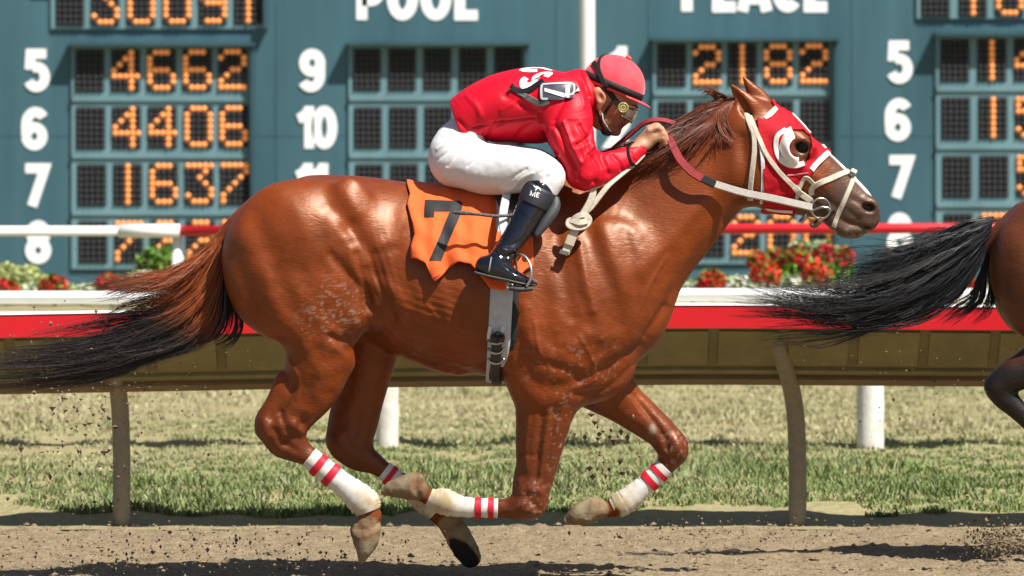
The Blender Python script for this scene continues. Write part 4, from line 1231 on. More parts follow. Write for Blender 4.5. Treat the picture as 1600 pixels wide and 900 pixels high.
def cloth_part(name, V, F, m, amp_items, fine, parent=jockey):
    V = strokes(V, F, amp_items) if amp_items else V
    N = normals(V, F)
    if (N * (V - V.mean(0))).sum() < 0: N = -N
    V = V + N * fine(V)[:, None]
    o = mesh_obj(name, warr(V), F, m, parent)
    return o
# ---- breeches
B = Field(662, 892, 172, 330, -140, 140, 2.0)
B.blob(718,232,0,42,42,66,20,k=16)
B.blob(706,246,34,33,42,36,0,k=18,sym=True)
B.sweep([(722,222,34,60,0),(738,200,30,58,0),(752,192,22,54,0)], k=14)
for s in (-1, 1):
    B.sweep([(712,248,38,40,40*s),(755,262,40,40,60*s),(800,264,37,36,82*s),(838,264,31,31,96*s),(858,274,24,25,102*s),(852,290,22,22,105*s)], k=16)
    B.sweep([(858,272,22,22,103*s),(842,302,20,20,108*s)], k=8)
BV, BF = B.mesh(2)
BW = [([(690,215),(705,212),(722,222)],2.6,-1.6,-1),([(684,232),(702,222),(716,214)],2.4,1.4,-1),([(682,250),(698,238),(714,224)],2.4,-1.4,-1),([(700,258),(715,240),(725,232)],2.2,-1.5,-1),
      ([(732,258),(748,244),(762,236)],2.2,-1.5,-1),([(788,288),(805,272),(822,262)],2.4,-1.6,-1),([(800,292),(816,276),(832,268)],2.4,1.5,-1),([(776,294),(790,282),(800,276)],2.2,-1.2,-1),([(812,290),(826,276)],2.2,-1.6,-1),
      ([(846,268),(858,258),(866,252)],2.4,-1.4,-1),([(852,278),(866,266)],2.2,-1.3,-1),([(842,286),(850,276)],2.2,1.4,-1),([(735,300),(780,300)],6,-1.5,-1),([(692,270),(720,290)],5,1.2,-1)]
M_WHITE = mat('white breeches', (.66, .655, .67), .62, .35, var=.06, vscale=12, bump=.12, bscale=400, sheen=.1)
breeches = cloth_part('breeches', BV, BF, M_WHITE, [(a, w, amp * 1.2, sd) for a, w, amp, sd in BW], lambda V: .55 * fbm(V @ np.array([[.7, .5, 0], [-.5, .9, 0], [0, 0, .6]]), .07, 3, 12))
# ---- jacket
Sh = Field(696, 1012, 92, 306, -140, 140, 1.7)
Sh.sweep([(716,224,32,60,0),(722,204,40,63,0),(742,182,46,68,0),(780,169,54,76,0),(820,165,60,82,0),(858,164,58,84,0),(890,158,46,70,0),(912,150,34,42,0)], k=10, clip=(709,178,0,-.95,.31,0))
for s in (-1, 1):
    Sh.sweep([(872,158,44,36,58*s),(884,180,42,34,74*s),(892,212,36,32,86*s),(904,246,31,29,90*s),(912,270,25,25,90*s)], k=22)
    vv = -1 if s < 0 else .62
Sh.sweep([(910,268,26,25,-90),(932,264,25,24,-88),(958,253,21,20,-78),(982,243,17,17,-66),(998,232,14,15,-57),(1001,229,13,14,-55)], k=12)
Sh.sweep([(910,268,26,25,90),(932,264,25,24,86),(958,253,21,20,70),(982,243,17,17,46),(998,232,14,15,34)], k=12)
Sh.sweep([(905,138,30,34,0),(922,156,27,30,0),(928,168,22,26,0)], k=10)        # collar
Sh.sweep([(945,158,24,29,0),(955,180,20,24,0)], k=4, sub=True)
SV, SF = Sh.mesh(2)
SW = [([(842,178),(850,210),(866,238)],4,-3.6,-1),([(868,196),(880,225),(898,262)],4,-2.8,-1),([(880,190),(892,222),(906,252)],4,2.2,-1),([(905,195),(915,215),(918,240)],4,-2.4,-1),
      ([(925,200),(918,215),(900,225)],4,-2.6,-1),([(930,222),(915,240),(905,262)],4,2.0,-1),([(925,245),(932,262),(928,282)],4,-2.6,-1),([(938,242),(945,258),(950,270)],3.5,-1.8,-1),([(955,240),(966,252),(970,264)],3,-1.6,-1),
      ([(895,270),(912,284),(930,284)],4,-1.8,-1),([(738,200),(780,190),(835,184)],2.2,-1.6,-1),([(760,222),(770,200),(785,190)],4,-2.0,-1),([(745,215),(755,198),(768,192)],4,1.8,-1),([(800,224),(815,205),(830,195)],5,-1.8,-1),
      ([(730,150),(745,165),(752,180)],5,1.2,-1),([(790,150),(810,160),(835,170)],6,-1.8,-1),([(785,172),(800,160),(825,152)],5,1.8,-1),([(906,112),(914,130),(920,150)],3,-2.2,-1),([(895,118),(905,140),(912,165)],3,1.4,-1),
      ([(840,228),(848,215),(850,200)],4,-2.0,-1),([(716,188),(735,205),(762,216)],4,-1.4,-1),([(885,150),(870,175),(862,195)],5,-1.6,-1),([(985,236),(990,250)],2.5,-1.5,-1)]
M_SILK = mat('red silks', (.60, .004, .020), .50, .25, var=.14, vscale=10, bump=.15, bscale=300)
for _n in M_SILK.node_tree.nodes:
    if _n.type == 'TEX_NOISE' and abs(_n.inputs['Scale'].default_value - 300) < 1:
        _n.noise_type = 'RIDGED_MULTIFRACTAL'; _n.inputs['Scale'].default_value = 9; _n.inputs['Detail'].default_value = 3; _n.inputs['Distortion'].default_value = .6
    if _n.type == 'BUMP': _n.inputs['Strength'].default_value = .35; _n.inputs['Distance'].default_value = .006
def silk_f(V):
    a = .5 * fbm(V * np.array([1, 1, .5]), .03, 3, 31) + .7 * np.sin((V[:, 0] * .35 + V[:, 1] * .9) * .10 + 3 * noise3(V, .012, 5)) 
    arm = np.clip((V[:, 0] - 845) / 40, 0, 1) * (V[:, 1] > 185)
    b = np.abs(noise3(V @ np.array([[.8, .5, 0], [-.6, 1.0, 0], [0, 0, .4]]), .055, 8)) * -2.4 * arm
    return a + b
jacket = cloth_part('jacket', SV, SF, M_SILK, [(a, w * .9, amp * 1.6, sd) for a, w, amp, sd in SW], silk_f)
JKB = bvh_of(jacket)
# underarm seam piping, sleeve seam
surf_strap('side_seam', JKB, [(736,202),(765,194),(800,188),(836,184)], px(.9), .001, mat('dark red thread', (.30, .004, .012), .6), jacket, .0006)
surf_strap('sleeve_seam', JKB, [(840,176),(846,200),(856,222),(866,238)], px(.9), .001, mat('dark red thread', (.30, .004, .012), .6), jacket, .0006)
# white letters printed on the back, read from the rider's left
def print_glyph(name, ch, org, ux, uy, m, parent, bvh, s=S_, off=.0025):
    fn = lambda u, v: (org[0] + ux[0] * u + uy[0] * v, org[1] + ux[1] * u + uy[1] * v)
    V, Fc = glyph_mesh(ch, fn, s)
    W = []; 
    for p in V:
        h, nn = sight(bvh, p[0], p[1])
        if h is None: h = at(p[0], p[1], 0); nn = Vector((0, -1, 0))
        if nn.y > 0: nn = -nn
        W.append(h + nn * off)
    F2 = []
    for f in Fc:
        n_ = (W[f[1]] - W[f[0]]).cross(W[f[2]] - W[f[0]])
        F2.append(f if n_.y < 0 else f[::-1])
    return mesh_obj(name, W, F2, m, parent)
M_PRINT = mat('white print', (.78, .76, .75), .6)
print_glyph('letter_g', 'G', (861,112), (-50, 2), (3, 14), M_PRINT, jacket, JKB, .12) if False else None
# letters stand on the far-to-near axis of the back: bands seen as two rows
def back_letter(name, ch, x0, x1, v0, v1):
    """glyph height runs along x, glyph width runs over the back from the far side to the near side"""
    W0 = GLYPH[ch][0]
    def fn(u, v): return (x0 + (x1 - x0) * v, v0 + (v1 - v0) * u / W0)
    V, Fc = glyph_mesh(ch, fn, .115)
    W = []
    for x, v in V:
        o = Vector(wpt(x, 60, v)); h = JKB.ray_cast(o, Vector((0, 0, -1)), 1.0)
        W.append(h[0] + h[1].normalized() * .003 if h[0] is not None else Vector(wpt(x, 110, v)))
    F2 = []
    for f in Fc:
        n_ = (W[f[1]] - W[f[0]]).cross(W[f[2]] - W[f[0]])
        F2.append(f if n_.z > 0 else f[::-1])
    return mesh_obj(name, W, F2, M_PRINT, jacket)
back_letter('letter_g', 'G', 812, 863, -14, -46)
back_letter('letter_s', 'S', 812, 863, -54, -76)
# arm number in a clear sleeve on black straps
arm = empty('arm_band', wpt(872, 145, -80)); set_parent(arm, jockey); arm.location = (0, 0, 0); arm.matrix_parent_inverse = Matrix.Translation(-parent_world(jockey))
surf_strap('strap', JKB, [(803,140),(815,144),(828,141),(840,133),(850,127)], px(5.5), .004, M_BLACK, arm, .004)
surf_strap('strap', JKB, [(806,141),(820,150),(835,158),(846,162),(858,158)], px(5), .004, mat('grey strap', (.09, .085, .08), .6), arm, .003)
surf_strap('strap_tail', JKB, [(795,143),(803,139),(800,133)], px(2.5), .003, M_BLACK, arm, .006)
pk = patch('pocket', JKB, [(848,131),(893,130),(898,134),(897,153),(892,156),(849,156),(845,152),(845,136)], .010, mat('dark plate', (.025, .03, .04), .35, .3, coat=.15, var=.5, vscale=30, vcol2=(.10, .11, .13)), arm, 4)
PKB = bvh_of(pk)
surf_strap('pocket_rim', PKB, [(848,132),(870,130.5),(893,131),(897,136),(896,152),(891,155),(870,156),(849,155),(846,150),(846,137),(848,132)], px(1.8), .002, mat('grey vinyl', (.45, .47, .50), .35), arm, .001)
surf_strap('clip', JKB, [(896,141),(903,141)], px(5), .005, M_BLACK, arm, .006)
V, Fc = [], []
patch('numeral', PKB, [(851,138),(883,146),(884,135),(890,135),(890,153),(884,153),(851,143)], .003, M_PRINT, arm, 3)
# watch strap over the cuff
_wa, _wb = Vector(wpt(982, 226, -64)), Vector(wpt(993, 256, -64)); _wc = (_wa + _wb) / 2; _wd = (_wa - _wb).normalized(); _P = []; _Q = []
for _i in range(32):
    _t = 2 * math.pi * _i / 32; _r = _wd * math.cos(_t) + Vector((.35, .94, .1)).normalized() * math.sin(_t)
    hit = JKB.ray_cast(_wc, _r, .3)
    if hit[0] is not None: _P.append(hit[0] + _r * .001); _Q.append(_r)
ribbon('wrist_band', _P, _Q, px(3.6), px(1.6), M_BLACK, jockey, closed=True)
# ---- boots
M_BOOT = mat('patent black boot', (.006, .007, .012), .10, .5, coat=.5, coatr=.05, var=.2, vscale=20, bump=.12, bscale=40, rvar=.08)
for s in (-1, 1):
    v0, v1 = (-172, -84) if s < 0 else (84, 172)
    K = Field(726, 880, 276, 456, v0, v1, 1.8)
    K.sweep([(842,298,25,25,109*s),(828,326,24,24,116*s),(812,354,21,21,126*s),(795,380,18,19,136*s),(780,402,18,18,142*s),(770,412,16,17,145*s)], k=8)
    K.sweep([(758,410,15,14,146*s),(780,417,17,17,147*s),(805,428,11,17,147*s),(828,436,7,13,147*s),(836,438,4,9,147*s)], k=8)
    KV, KF = K.mesh(2)
    KW = [([(770,385),(790,396),(804,392)],2.4,-2.6,0),([(775,378),(792,388),(808,382)],2.4,2.0,0),([(782,372),(796,378),(812,372)],2.4,-1.6,0),([(790,404),(797,412),(806,418)],3,-2.2,0),([(796,400),(803,412)],2.5,1.6,0)]
    boot = cloth_part('boot', KV, KF, M_BOOT, KW, lambda V: .35 * fbm(V, .08, 2, 3))
    tube('sole', [(742,420,2.2,13,146*s),(762,425,3,15,147*s),(790,431,3,17,147*s),(815,437,2.8,17,147*s),(837,440,2.2,9,147*s)], mat('grey sole', (.07, .07, .07), .6, var=.5, vscale=40), boot, 10, sub=4)
    tube('cuff', [(846,291,26.5,26.5,107*s),(838,306,26.5,26.5,112*s),(832,318,25.5,25.5,115*s)], mat('matt black cuff', (.014, .015, .022), .55), boot, 28, sub=4)
    if s < 0:
        CUB = bvh_of([c for c in boot.children if c.name.startswith('cuff')][0])
        print_glyph('letter_m', 'M', (827.5,305.5), (9, 2.7), (2.0, -8), M_PRINT, boot, CUB, .075)
        print_glyph('letter_e', 'E', (836.5,308.2), (9, 2.7), (2.0, -8), M_PRINT, boot, CUB, .08)
        for pl in ([(833,289),(837,291.5),(842,290),(845,292),(844,294.5),(839,295),(835,292.5)], [(838,294),(836,297.5),(837,298),(840,295)], [(842,294),(844,298.5),(845,298),(844,294)]):
            patch('rider_mark', CUB, pl, .002, M_PRINT, boot, 2.5)
        KB = bvh_of(boot)
        surf_strap('seam', KB, [(790,321),(808,327),(826,338),(838,348)], px(1.2), .0015, M_BOOT, boot, .001)
        surf_strap('toe_seam', KB, [(768,402),(766,412),(764,424)], px(1.0), .001, mat('grey thread', (.25, .25, .25), .6), boot, .001)

# ---- helmet
helmet = empty('helmet', wpt(960, 128)); set_parent(helmet, jockey); helmet.location = (0, 0, 0); helmet.matrix_parent_inverse = Matrix.Translation(-parent_world(jockey))
hc = np.array([959., 132., 0.]); ang = math.radians(23)
fw = np.array([math.cos(ang), math.sin(ang), 0]); upv = np.array([math.sin(ang), -math.cos(ang), 0]); sd_ = np.array([0, 0, 1.])
def hp(a, e, k=1.0):
    """a azimuth from the brow, e elevation"""
    return hc + fw * math.cos(a) * math.cos(e) * 50 * k + sd_ * math.sin(a) * math.cos(e) * 41 * k + upv * math.sin(e) * 46 * k
M_HELM = mat('faded red helmet cover', (.62, .035, .055), .72, .25, var=.25, vscale=14, vcol2=(.66, .075, .095), bump=.3, bscale=90, sheen=.3)
na, ne = 56, 22; V = []; Fc = []
for j in range(ne + 1):
    e = math.radians(-14 + 104 * j / ne)
    for i in range(na):
        a = 2 * math.pi * i / na
        p = hp(a, e) + .5 * noise3(np.array([[a * 3, e * 5, 0]]), 1)[0] * upv
        V.append(p)
for j in range(ne):
    for i in range(na):
        Fc.append((j * na + i, j * na + (i + 1) % na, (j + 1) * na + (i + 1) % na, (j + 1) * na + i))
shell = mesh_obj('shell', warr(np.array(V)), Fc, M_HELM, helmet)
sdm = shell.modifiers.new('thickness', 'SOLIDIFY'); sdm.thickness = .008; sdm.offset = -1
def hband(name, e0, e1, k, m, a0=0, a1=2 * math.pi, n=56, parent=helmet):
    V = []; Fc = []
    for i in range(n + 1):
        a = a0 + (a1 - a0) * i / n
        V += [hp(a, math.radians(e0), k), hp(a, math.radians(e1), k)]
    for i in range(n): Fc.append((2 * i, 2 * i + 2, 2 * i + 3, 2 * i + 1))
    o = mesh_obj(name, warr(np.array(V)), Fc, m, parent)
    q = o.modifiers.new('thickness', 'SOLIDIFY'); q.thickness = .002; q.offset = 0
    return o
M_ELAST = mat('black elastic', (.018, .017, .018), .7, .3, var=.4, vscale=60)
hband('band', -9, 4, 1.012, M_ELAST)
# peak
V = []; Fc = []; n = 24
for i in range(n + 1):
    a = math.radians(-62 + 124 * i / n); ext = math.cos(a * 1.35) ** 1 * 17
    b = hp(a, math.radians(-11)); 
    for q in range(4):
        V.append(b + fw * ext * q / 3 * math.cos(a * .5) + upv * (-2.5 * (q / 3) ** 2))
for i in range(n):
    for q in range(3): Fc.append((i * 4 + q, i * 4 + 4 + q, i * 4 + 5 + q, i * 4 + 1 + q))
pk_ = mesh_obj('peak', warr(np.array(V)), Fc, M_HELM, helmet)
q = pk_.modifiers.new('thickness', 'SOLIDIFY'); q.thickness = .006; q.offset = 0
bpy_btn = tube('button', [(978,88,2.2,5,0),(982,90,3.2,7,0),(986,93,2.2,5,0)], mat('red button', (.55, .10, .03), .6), helmet, 12)
SHB = bvh_of(shell)
ALLH = Two(JB, SHB)
# ---- goggles: cup, strap, clear lens
gog = empty('goggles', wpt(976, 168)); set_parent(gog, jockey); gog.location = (0, 0, 0); gog.matrix_parent_inverse = Matrix.Translation(-parent_world(jockey))
for s in (-1, 1):
    L1 = [(965,162),(955,148),(945,134),(940,120),(936,105)]
    if s < 0:
        surf_strap('strap', ALLH, [(966,163),(958,152),(948,138),(940,122),(934,108),(928,98)], px(4.2), .003, M_ELAST, gog, .003)
        surf_strap('strap', ALLH, [(946,134),(939,118),(936,104),(938,92),(944,87)], px(2.6), .003, M_ELAST, gog, .003)
M_LENS = mat('clear goggle lens', (.75, .72, .66), .08, .5, trans=.9)
M_GFR = mat('smoked goggle frame', (.10, .045, .035), .2, .5, coat=.5)
V = []; Fc = []; n = 28; r_ = 6
for i in range(n + 1):
    a = math.radians(-88 + 176 * i / n)
    for j in range(r_):
        e = -1 + 2 * j / (r_ - 1)
        c = np.array([972., 172., 0]); R = 1.0 + .10 * (1 - e * e)
        p = c + fw * math.cos(a) * 22 * R + sd_ * math.sin(a) * 33 + upv * e * 12 * (1 - .25 * math.sin(a) ** 2)
        V.append(p)
for i in range(n):
    for j in range(r_ - 1): Fc.append((i * r_ + j, (i + 1) * r_ + j, (i + 1) * r_ + j + 1, i * r_ + j + 1))
ln = mesh_obj('lens', warr(np.array(V)), Fc, M_LENS, gog)
q = ln.modifiers.new('thickness', 'SOLIDIFY'); q.thickness = .002
W_ = warr(np.array(V)).reshape(n + 1, r_, 3)
for row, nm in ((0, 'lower_rim'), (r_ - 1, 'upper_rim')):
    rod(nm, [Vector(p) for p in W_[:, row]], px(2.2), M_GFR, gog)
for s in (-1, 1):
    cc = Vector(wpt(973, 168, 35 * s)); u1 = Vector((math.cos(ang), 0, -math.sin(ang))); u2 = Vector((math.sin(ang), 0, math.cos(ang)))
    ring('vent_ring', cc, u1, u2, px(7), px(7), px(1.8), mat('yellow vent', (.28, .24, .07), .3, .5), gog)
    ring('vent_ring', cc, u1, u2, px(3.6), px(3.6), px(1.2), mat('pale vent', (.42, .38, .16), .3, .5), gog)
    tube('vent_disc', [(973 - 8, 168 - 3, 1, 1.2, 34 * s), (973 - 5, 168 - 2, 6, 1.5, 34 * s), (973, 168, 8, 1.8, 34 * s), (973 + 5, 168 + 2, 6, 1.5, 34 * s), (973 + 8, 168 + 3, 1, 1.2, 34 * s)], mat('amber vent', (.17, .14, .04), .3), gog, 12)
# ---- chin strap
cs = empty('chin_strap', wpt(940, 190)); set_parent(cs, jockey); cs.location = (0, 0, 0); cs.matrix_parent_inverse = Matrix.Translation(-parent_world(jockey))
surf_strap('strap', JB, [(958,158),(952,166),(944,178),(938,184),(940,194),(946,204)], px(2.2), .003, M_BLACK, cs, .004)
surf_strap('strap', JB, [(927,150),(930,164),(934,176),(938,184)], px(2.0), .003, M_BLACK, cs, .004)
surf_strap('white_edge', JB, [(940,176),(942,186),(948,196),(955,204)], px(1.0), .003, M_WHITE_TRIM, cs, .006)
tube('chin_cup', [(942,200,5,14,0),(946,206,6,16,0),(954,208,5,15,0)], M_BLACK, cs, 16)
# ================================================================== SETTING
RAIL_Y = 3.2
# ---- ground: one sheet to the horizon, track and lawn as sheets on it
def ground_mat(name, c1, c2, c3, scale, bump, bd):
    m = bpy.data.materials.new(name); m.use_nodes = True
    nt = m.node_tree; N = nt.nodes; L = nt.links; p = N['Principled BSDF']
    tc = N.new('ShaderNodeTexCoord')
    n1 = N.new('ShaderNodeTexNoise'); n1.inputs['Scale'].default_value = scale; n1.inputs['Detail'].default_value = 10; n1.inputs['Roughness'].default_value = .7
    n2 = N.new('ShaderNodeTexNoise'); n2.inputs['Scale'].default_value = scale * 9; n2.inputs['Detail'].default_value = 6
    L.new(tc.outputs['Object'], n1.inputs['Vector']); L.new(tc.outputs['Object'], n2.inputs['Vector'])
    r = N.new('ShaderNodeValToRGB'); e = r.color_ramp.elements
    e[0].position = .3; e[0].color = (*c1, 1); e[1].position = .7; e[1].color = (*c3, 1)
    k = e.new(.5); k.color = (*c2, 1)
    ad = N.new('ShaderNodeMath'); ad.operation = 'MULTIPLY_ADD'; ad.inputs[1].default_value = .55; 
    L.new(n1.outputs[0], ad.inputs[0])
    m2 = N.new('ShaderNodeMath'); m2.operation = 'MULTIPLY'; m2.inputs[1].default_value = .45
    L.new(n2.outputs[0], m2.inputs[0]); L.new(m2.outputs[0], ad.inputs[2]); L.new(ad.outputs[0], r.inputs[0])
    L.new(r.outputs[0], p.inputs['Base Color'])
    p.inputs['Roughness'].default_value = .95; p.inputs['Specular IOR Level'].default_value = .15
    b = N.new('ShaderNodeBump'); b.inputs['Strength'].default_value = bump; b.inputs['Distance'].default_value = bd
    L.new(n2.outputs[0], b.inputs['Height']); L.new(b.outputs[0], p.inputs['Normal'])
    return m
M_SAND = ground_mat('track sand', (.10, .074, .044), (.215, .165, .102), (.32, .255, .168), 9, .8, .014)
M_SOIL = ground_mat('dry lawn soil', (.17, .155, .075), (.28, .24, .13), (.20, .205, .085), 2.5, .7, .03)

def sheet(name, x0, x1, y0, y1, z, m):
    o = mesh_obj(name, [(x0, y0, z), (x1, y0, z), (x1, y1, z), (x0, y1, z)], [(0, 1, 2, 3)], m, None, False)
    return tag(o, kind='structure')
sheet('ground', -900, 900, -300, 1500, -.06, M_SOIL)
sheet('track', -300, 300, -60, -1.6, -.004, M_SAND)
# near track with its hoof-torn surface
nx, ny = 420, 330
X, Y = np.meshgrid(np.linspace(-4.2, 4.2, nx), np.linspace(-1.6, 2.86, ny), indexing='ij')
P2 = np.stack([X.ravel(), Y.ravel(), np.zeros(X.size)], 1)
Z = .007 * fbm(P2 * np.array([.35, 1, 1]), 3.0, 3, 2) + .008 * fbm(P2 * np.array([.45, 1, 1]), 11, 4, 6)
cl = np.clip(noise3(P2, 26, 9) - .45, 0, 1); Z += .030 * cl
cl = np.clip(noise3(P2 * np.array([.8, 1, 1]), 13, 19) - .55, 0, 1); Z += .03 * cl
Z += -.012
edge = (P2[:, 1] > 2.68) * np.clip((P2[:, 1] - 2.68) / .08, 0, 1)
Z += edge * (.006 + .008 * noise3(P2, 5, 3))
Z -= np.clip((P2[:, 1] - 2.80) / .04, 0, 1) * .03
Z = np.where((np.abs(P2[:, 0]) > 4.15) | (P2[:, 1] < -1.57), -.002, Z)
tf = [(i * ny + j, (i + 1) * ny + j, (i + 1) * ny + j + 1, i * ny + j + 1) for i in range(nx - 1) for j in range(ny - 1)]
tr = mesh_obj('track_surface', np.stack([X.ravel(), Y.ravel(), Z], 1), tf, M_SAND, None)
tag(tr, kind='structure')
# lawn with a worn bank at its edge
nx, ny = 260, 200
ly = 2.82 + 22 * np.linspace(0, 1, ny) ** 1.8
X, Y = np.meshgrid(np.linspace(-12, 12, nx), ly, indexing='ij')
P2 = np.stack([X.ravel(), Y.ravel(), np.zeros(X.size)], 1)
def lawn_z(P2):
    d = P2[:, 1] - 2.9
    z = -.012 + .075 * np.clip((d - .40) / .55, 0, 1) + .022 * fbm(P2, 5.0, 4, 4) * np.clip(d * 2, 0, 1)
    return z
tag(mesh_obj('lawn', np.stack([X.ravel(), Y.ravel(), lawn_z(P2)], 1), [(i * ny + j, (i + 1) * ny + j, (i + 1) * ny + j + 1, i * ny + j + 1) for i in range(nx - 1) for j in range(ny - 1)], M_SOIL, None), kind='structure')
# grass blades: greener by the track, dry farther back
nb = 230000
gx = RNG.uniform(-7, 7, nb) * RNG.uniform(.55, 1.0, nb); gy = 3.4 + 13 * RNG.random(nb) ** 1.7
Pg = np.stack([gx, gy, np.zeros(nb)], 1)
dens = fbm(Pg, .9, 3, 14) + .5 * fbm(Pg, 5, 2, 15)
keep = (dens > -.85 + 1.25 * np.clip((3.75 - gy) / .45, 0, 1))
gx, gy, Pg, dens = gx[keep], gy[keep], Pg[keep], dens[keep]; nb = len(gx)
gz = lawn_z(Pg)
hgt = RNG.uniform(.008, .022, nb) * (1 + .35 * (gy < 5.6)) * (1 + .9 * (dens > .55)); ang_ = RNG.uniform(0, 6.28, nb); lean = RNG.uniform(.1, .9, nb); wdt = RNG.uniform(.003, .007, nb)
base = np.stack([gx, gy, gz], 1); dx = np.stack([np.cos(ang_), np.sin(ang_), np.zeros(nb)], 1) * wdt[:, None]
la = RNG.uniform(0, 6.28, nb); lv = np.stack([np.cos(la) * lean * hgt, np.sin(la) * lean * hgt, hgt], 1)
Vg = np.stack([base - dx, base + dx, base + lv * .55 + dx * .7 + np.array([0, 0, .1]) * hgt[:, None], base + lv * .55 - dx * .7, base + lv], 1).reshape(-1, 3)
k5 = np.arange(nb)[:, None] * 5
Fq = np.concatenate([k5 + np.array([0, 1, 2, 3])], 1)
Ft = k5 + np.array([3, 2, 4])
gn = .17 + .64 * np.clip((gy - 5.6) / 4.5, 0, 1) + .42 * fbm(Pg * np.array([.6, .35, 1]), 1.3, 4, 24) + RNG.normal(0, .16, nb)
gn = np.clip(gn, 0, 1)[:, None]
cg = np.array([.125, .185, .052]) * (1 - gn) + np.array([.36, .325, .19]) * gn
cg = cg * RNG.uniform(.7, 1.3, (nb, 1))
grass = mesh_obj('grass', Vg, [tuple(f) for f in Fq] + [tuple(f) for f in Ft], mat('grass blade', (.1, .2, .04), .6, .3, attr='tint'), None, False)
vcol(grass, np.repeat(cg, 5, 0))
tag(grass, 'patchy green and dry lawn grass behind the track rail', 'grass', kind='stuff')

# ---- padded safety rail along the track
M_REDP = mat('red rail paint', (.60, .010, .018), .4, .5, var=.15, vscale=6, rvar=.1)
M_WHP = mat('white rail paint', (.80, .80, .78), .45, .5, var=.12, vscale=5)
M_OLIVE = mat('olive panel', (.27, .23, .10), .55, .4, var=.3, vscale=5, bump=.1, bscale=30)
M_OLIVE2 = mat('olive frame', (.225, .185, .08), .55, .4, var=.3, vscale=6)
M_POST = mat('dusty grey post', (.20, .19, .165), .6, .4, var=.45, vscale=40, vcol2=(.32, .25, .15))
rail = empty('safety_rail', at(1247, 815, RAIL_Y), 'red and white curved safety rail on goosenecked grey posts along the track', 'rail')
def prism_x(name, prof, x0, x1, m, parent, dz=lambda x: 0.0, n=1):
    """profile of (Y,Z) swept along X"""
    V = []; Fc = []; k = len(prof)
    for i in range(n + 1):
        x = x0 + (x1 - x0) * i / n
        for (y, z) in prof: V.append((x, y, z + dz(x)))
    for i in range(n):
        for j in range(k):
            Fc.append((i * k + j, i * k + (j + 1) % k, (i + 1) * k + (j + 1) % k, (i + 1) * k + j))
    Fc += [tuple(range(k))[::-1], tuple(range(n * k, (n + 1) * k))]
    return mesh_obj(name, V, Fc, m, parent, False)
zr = lambda y, Y=2.85: at(0, y, Y).z
def sag(x):
    return np.interp(x, [-6, -2.3, -.6, .8, 2.2, 6], [-.06, -.040, -.008, .004, -.006, -.05])
yf, yb = 2.60, 2.96
zt, zm, zb = zr(479, yf), zr(514, yf), zr(597, yb)
prism_x('red_fascia', [(yf, zm), (yf, zt), (yf + .02, zt + .004), (yf + .03, zm + .004)], -14, 14, M_REDP, rail, sag, 120)
prism_x('white_cap', [(yf - .004, zt + .002), (yf, zt + .009), (yf + .05, zt + .011), (yf + .052, zt + .003)], -14, 14, M_WHP, rail, sag, 120)
def pl(t, off=0.0):
    """point on the sloping underside, t from the lip down to the back edge; off proud of it"""
    dy, dz = yb - yf - .03, zb - zm; L = math.hypot(dy, dz); n = (dz / L, -dy / L)
    return (yf + .03 + dy * t + n[0] * off, zm + dz * t + n[1] * off)
prism_x('shadow_cover', [(yf + .06, zt + .001), (yf + .07, zt + .008), (yf + .46, zt - .09), (yf + .46, zt - .105)], -14, 14, M_WHP, rail, sag, 120)  # plate added behind the lip, out of view, to widen the rail's shadow
prism_x('backing', [pl(0), pl(1), pl(1, -.012), pl(0, -.012)], -14, 14, M_OLIVE2, rail, sag, 120)
xs = np.arange(-9.9, 9.9, .29)
for i, x in enumerate(xs):
    prism_x('panel', [pl(.04, .001), pl(.04, .008), pl(.66, .008), pl(.66, .001)], x + .022, x + .268, M_OLIVE, rail, sag)
prism_x('lower_rib', [pl(.73, .001), pl(.735, .014), pl(.80, .014), pl(.81, .001)], -14, 14, M_OLIVE, rail, sag, 120)
prism_x('bottom_rib', [pl(.88, .001), pl(.885, .020), pl(.99, .020), pl(1.0, .001)], -14, 14, mat('brown edge', (.25, .17, .085), .6, var=.3, vscale=8), rail, sag, 120)
for pxx, lean_ in ((190, 20), (1246, 33), (2300, 33), (-870, 20)):
    P = []
    for (dx_, yy, Yd) in ((0, 818, 3.06), (0, 720, 3.06), (-3, 650, 3.04), (-10, 605, 2.97), (-22, 565, 2.84), (-34, 525, 2.72)):
        P.append(at(pxx + dx_ * lean_ / 33, yy, Yd))
    P[0].z = -.03
    rod('post', vcat([p[:] for p in P], 5), .0375, M_POST, rail, 14)

# ---- low white rail on the grass
wr_ = empty('lawn_rail', at(1360, 720, 6.5), 'low white rail on round white posts standing in the grass', 'rail')
yw = 7.0
prism_x('beam', [(yw, at(0, 471, yw).z), (yw - .01, at(0, 460, yw).z), (yw + .03, at(0, 458, yw).z + .01), (yw + .22, at(0, 458, yw).z + .015), (yw + .22, at(0, 474, yw).z)], -14, 14, M_WHP, wr_, lambda x: -.012 if x < -1 else 0.0, 40)
prism_x('lower_lip', [(yw - .05, at(0, 481, yw).z), (yw - .05, at(0, 476, yw).z), (yw + .1, at(0, 476, yw).z), (yw + .1, at(0, 481, yw).z)], -14, 14, mat('cream lip', (.66, .62, .52), .6, var=.2, vscale=6), wr_, lambda x: -.03 if x < -1 else 0.0, 40)
for pxx, ww_ in ((605, 17), (1360, 23), (2115, 22), (-150, 20)):
    b = at(pxx, 722, yw + .1); r = .066 if pxx != 605 else .055
    V = [Vector((b.x, yw + .1, -.05 if i == 0 else (at(0, 478, yw).z if i == 6 else b.z * 0 + i * .10))) for i in range(7)]
    rod('post', V, r, mat('chipped white paint', (.78, .78, .76), .5, var=.5, vscale=9, vcol2=(.52, .48, .42), bump=.2, bscale=30), wr_, 18)

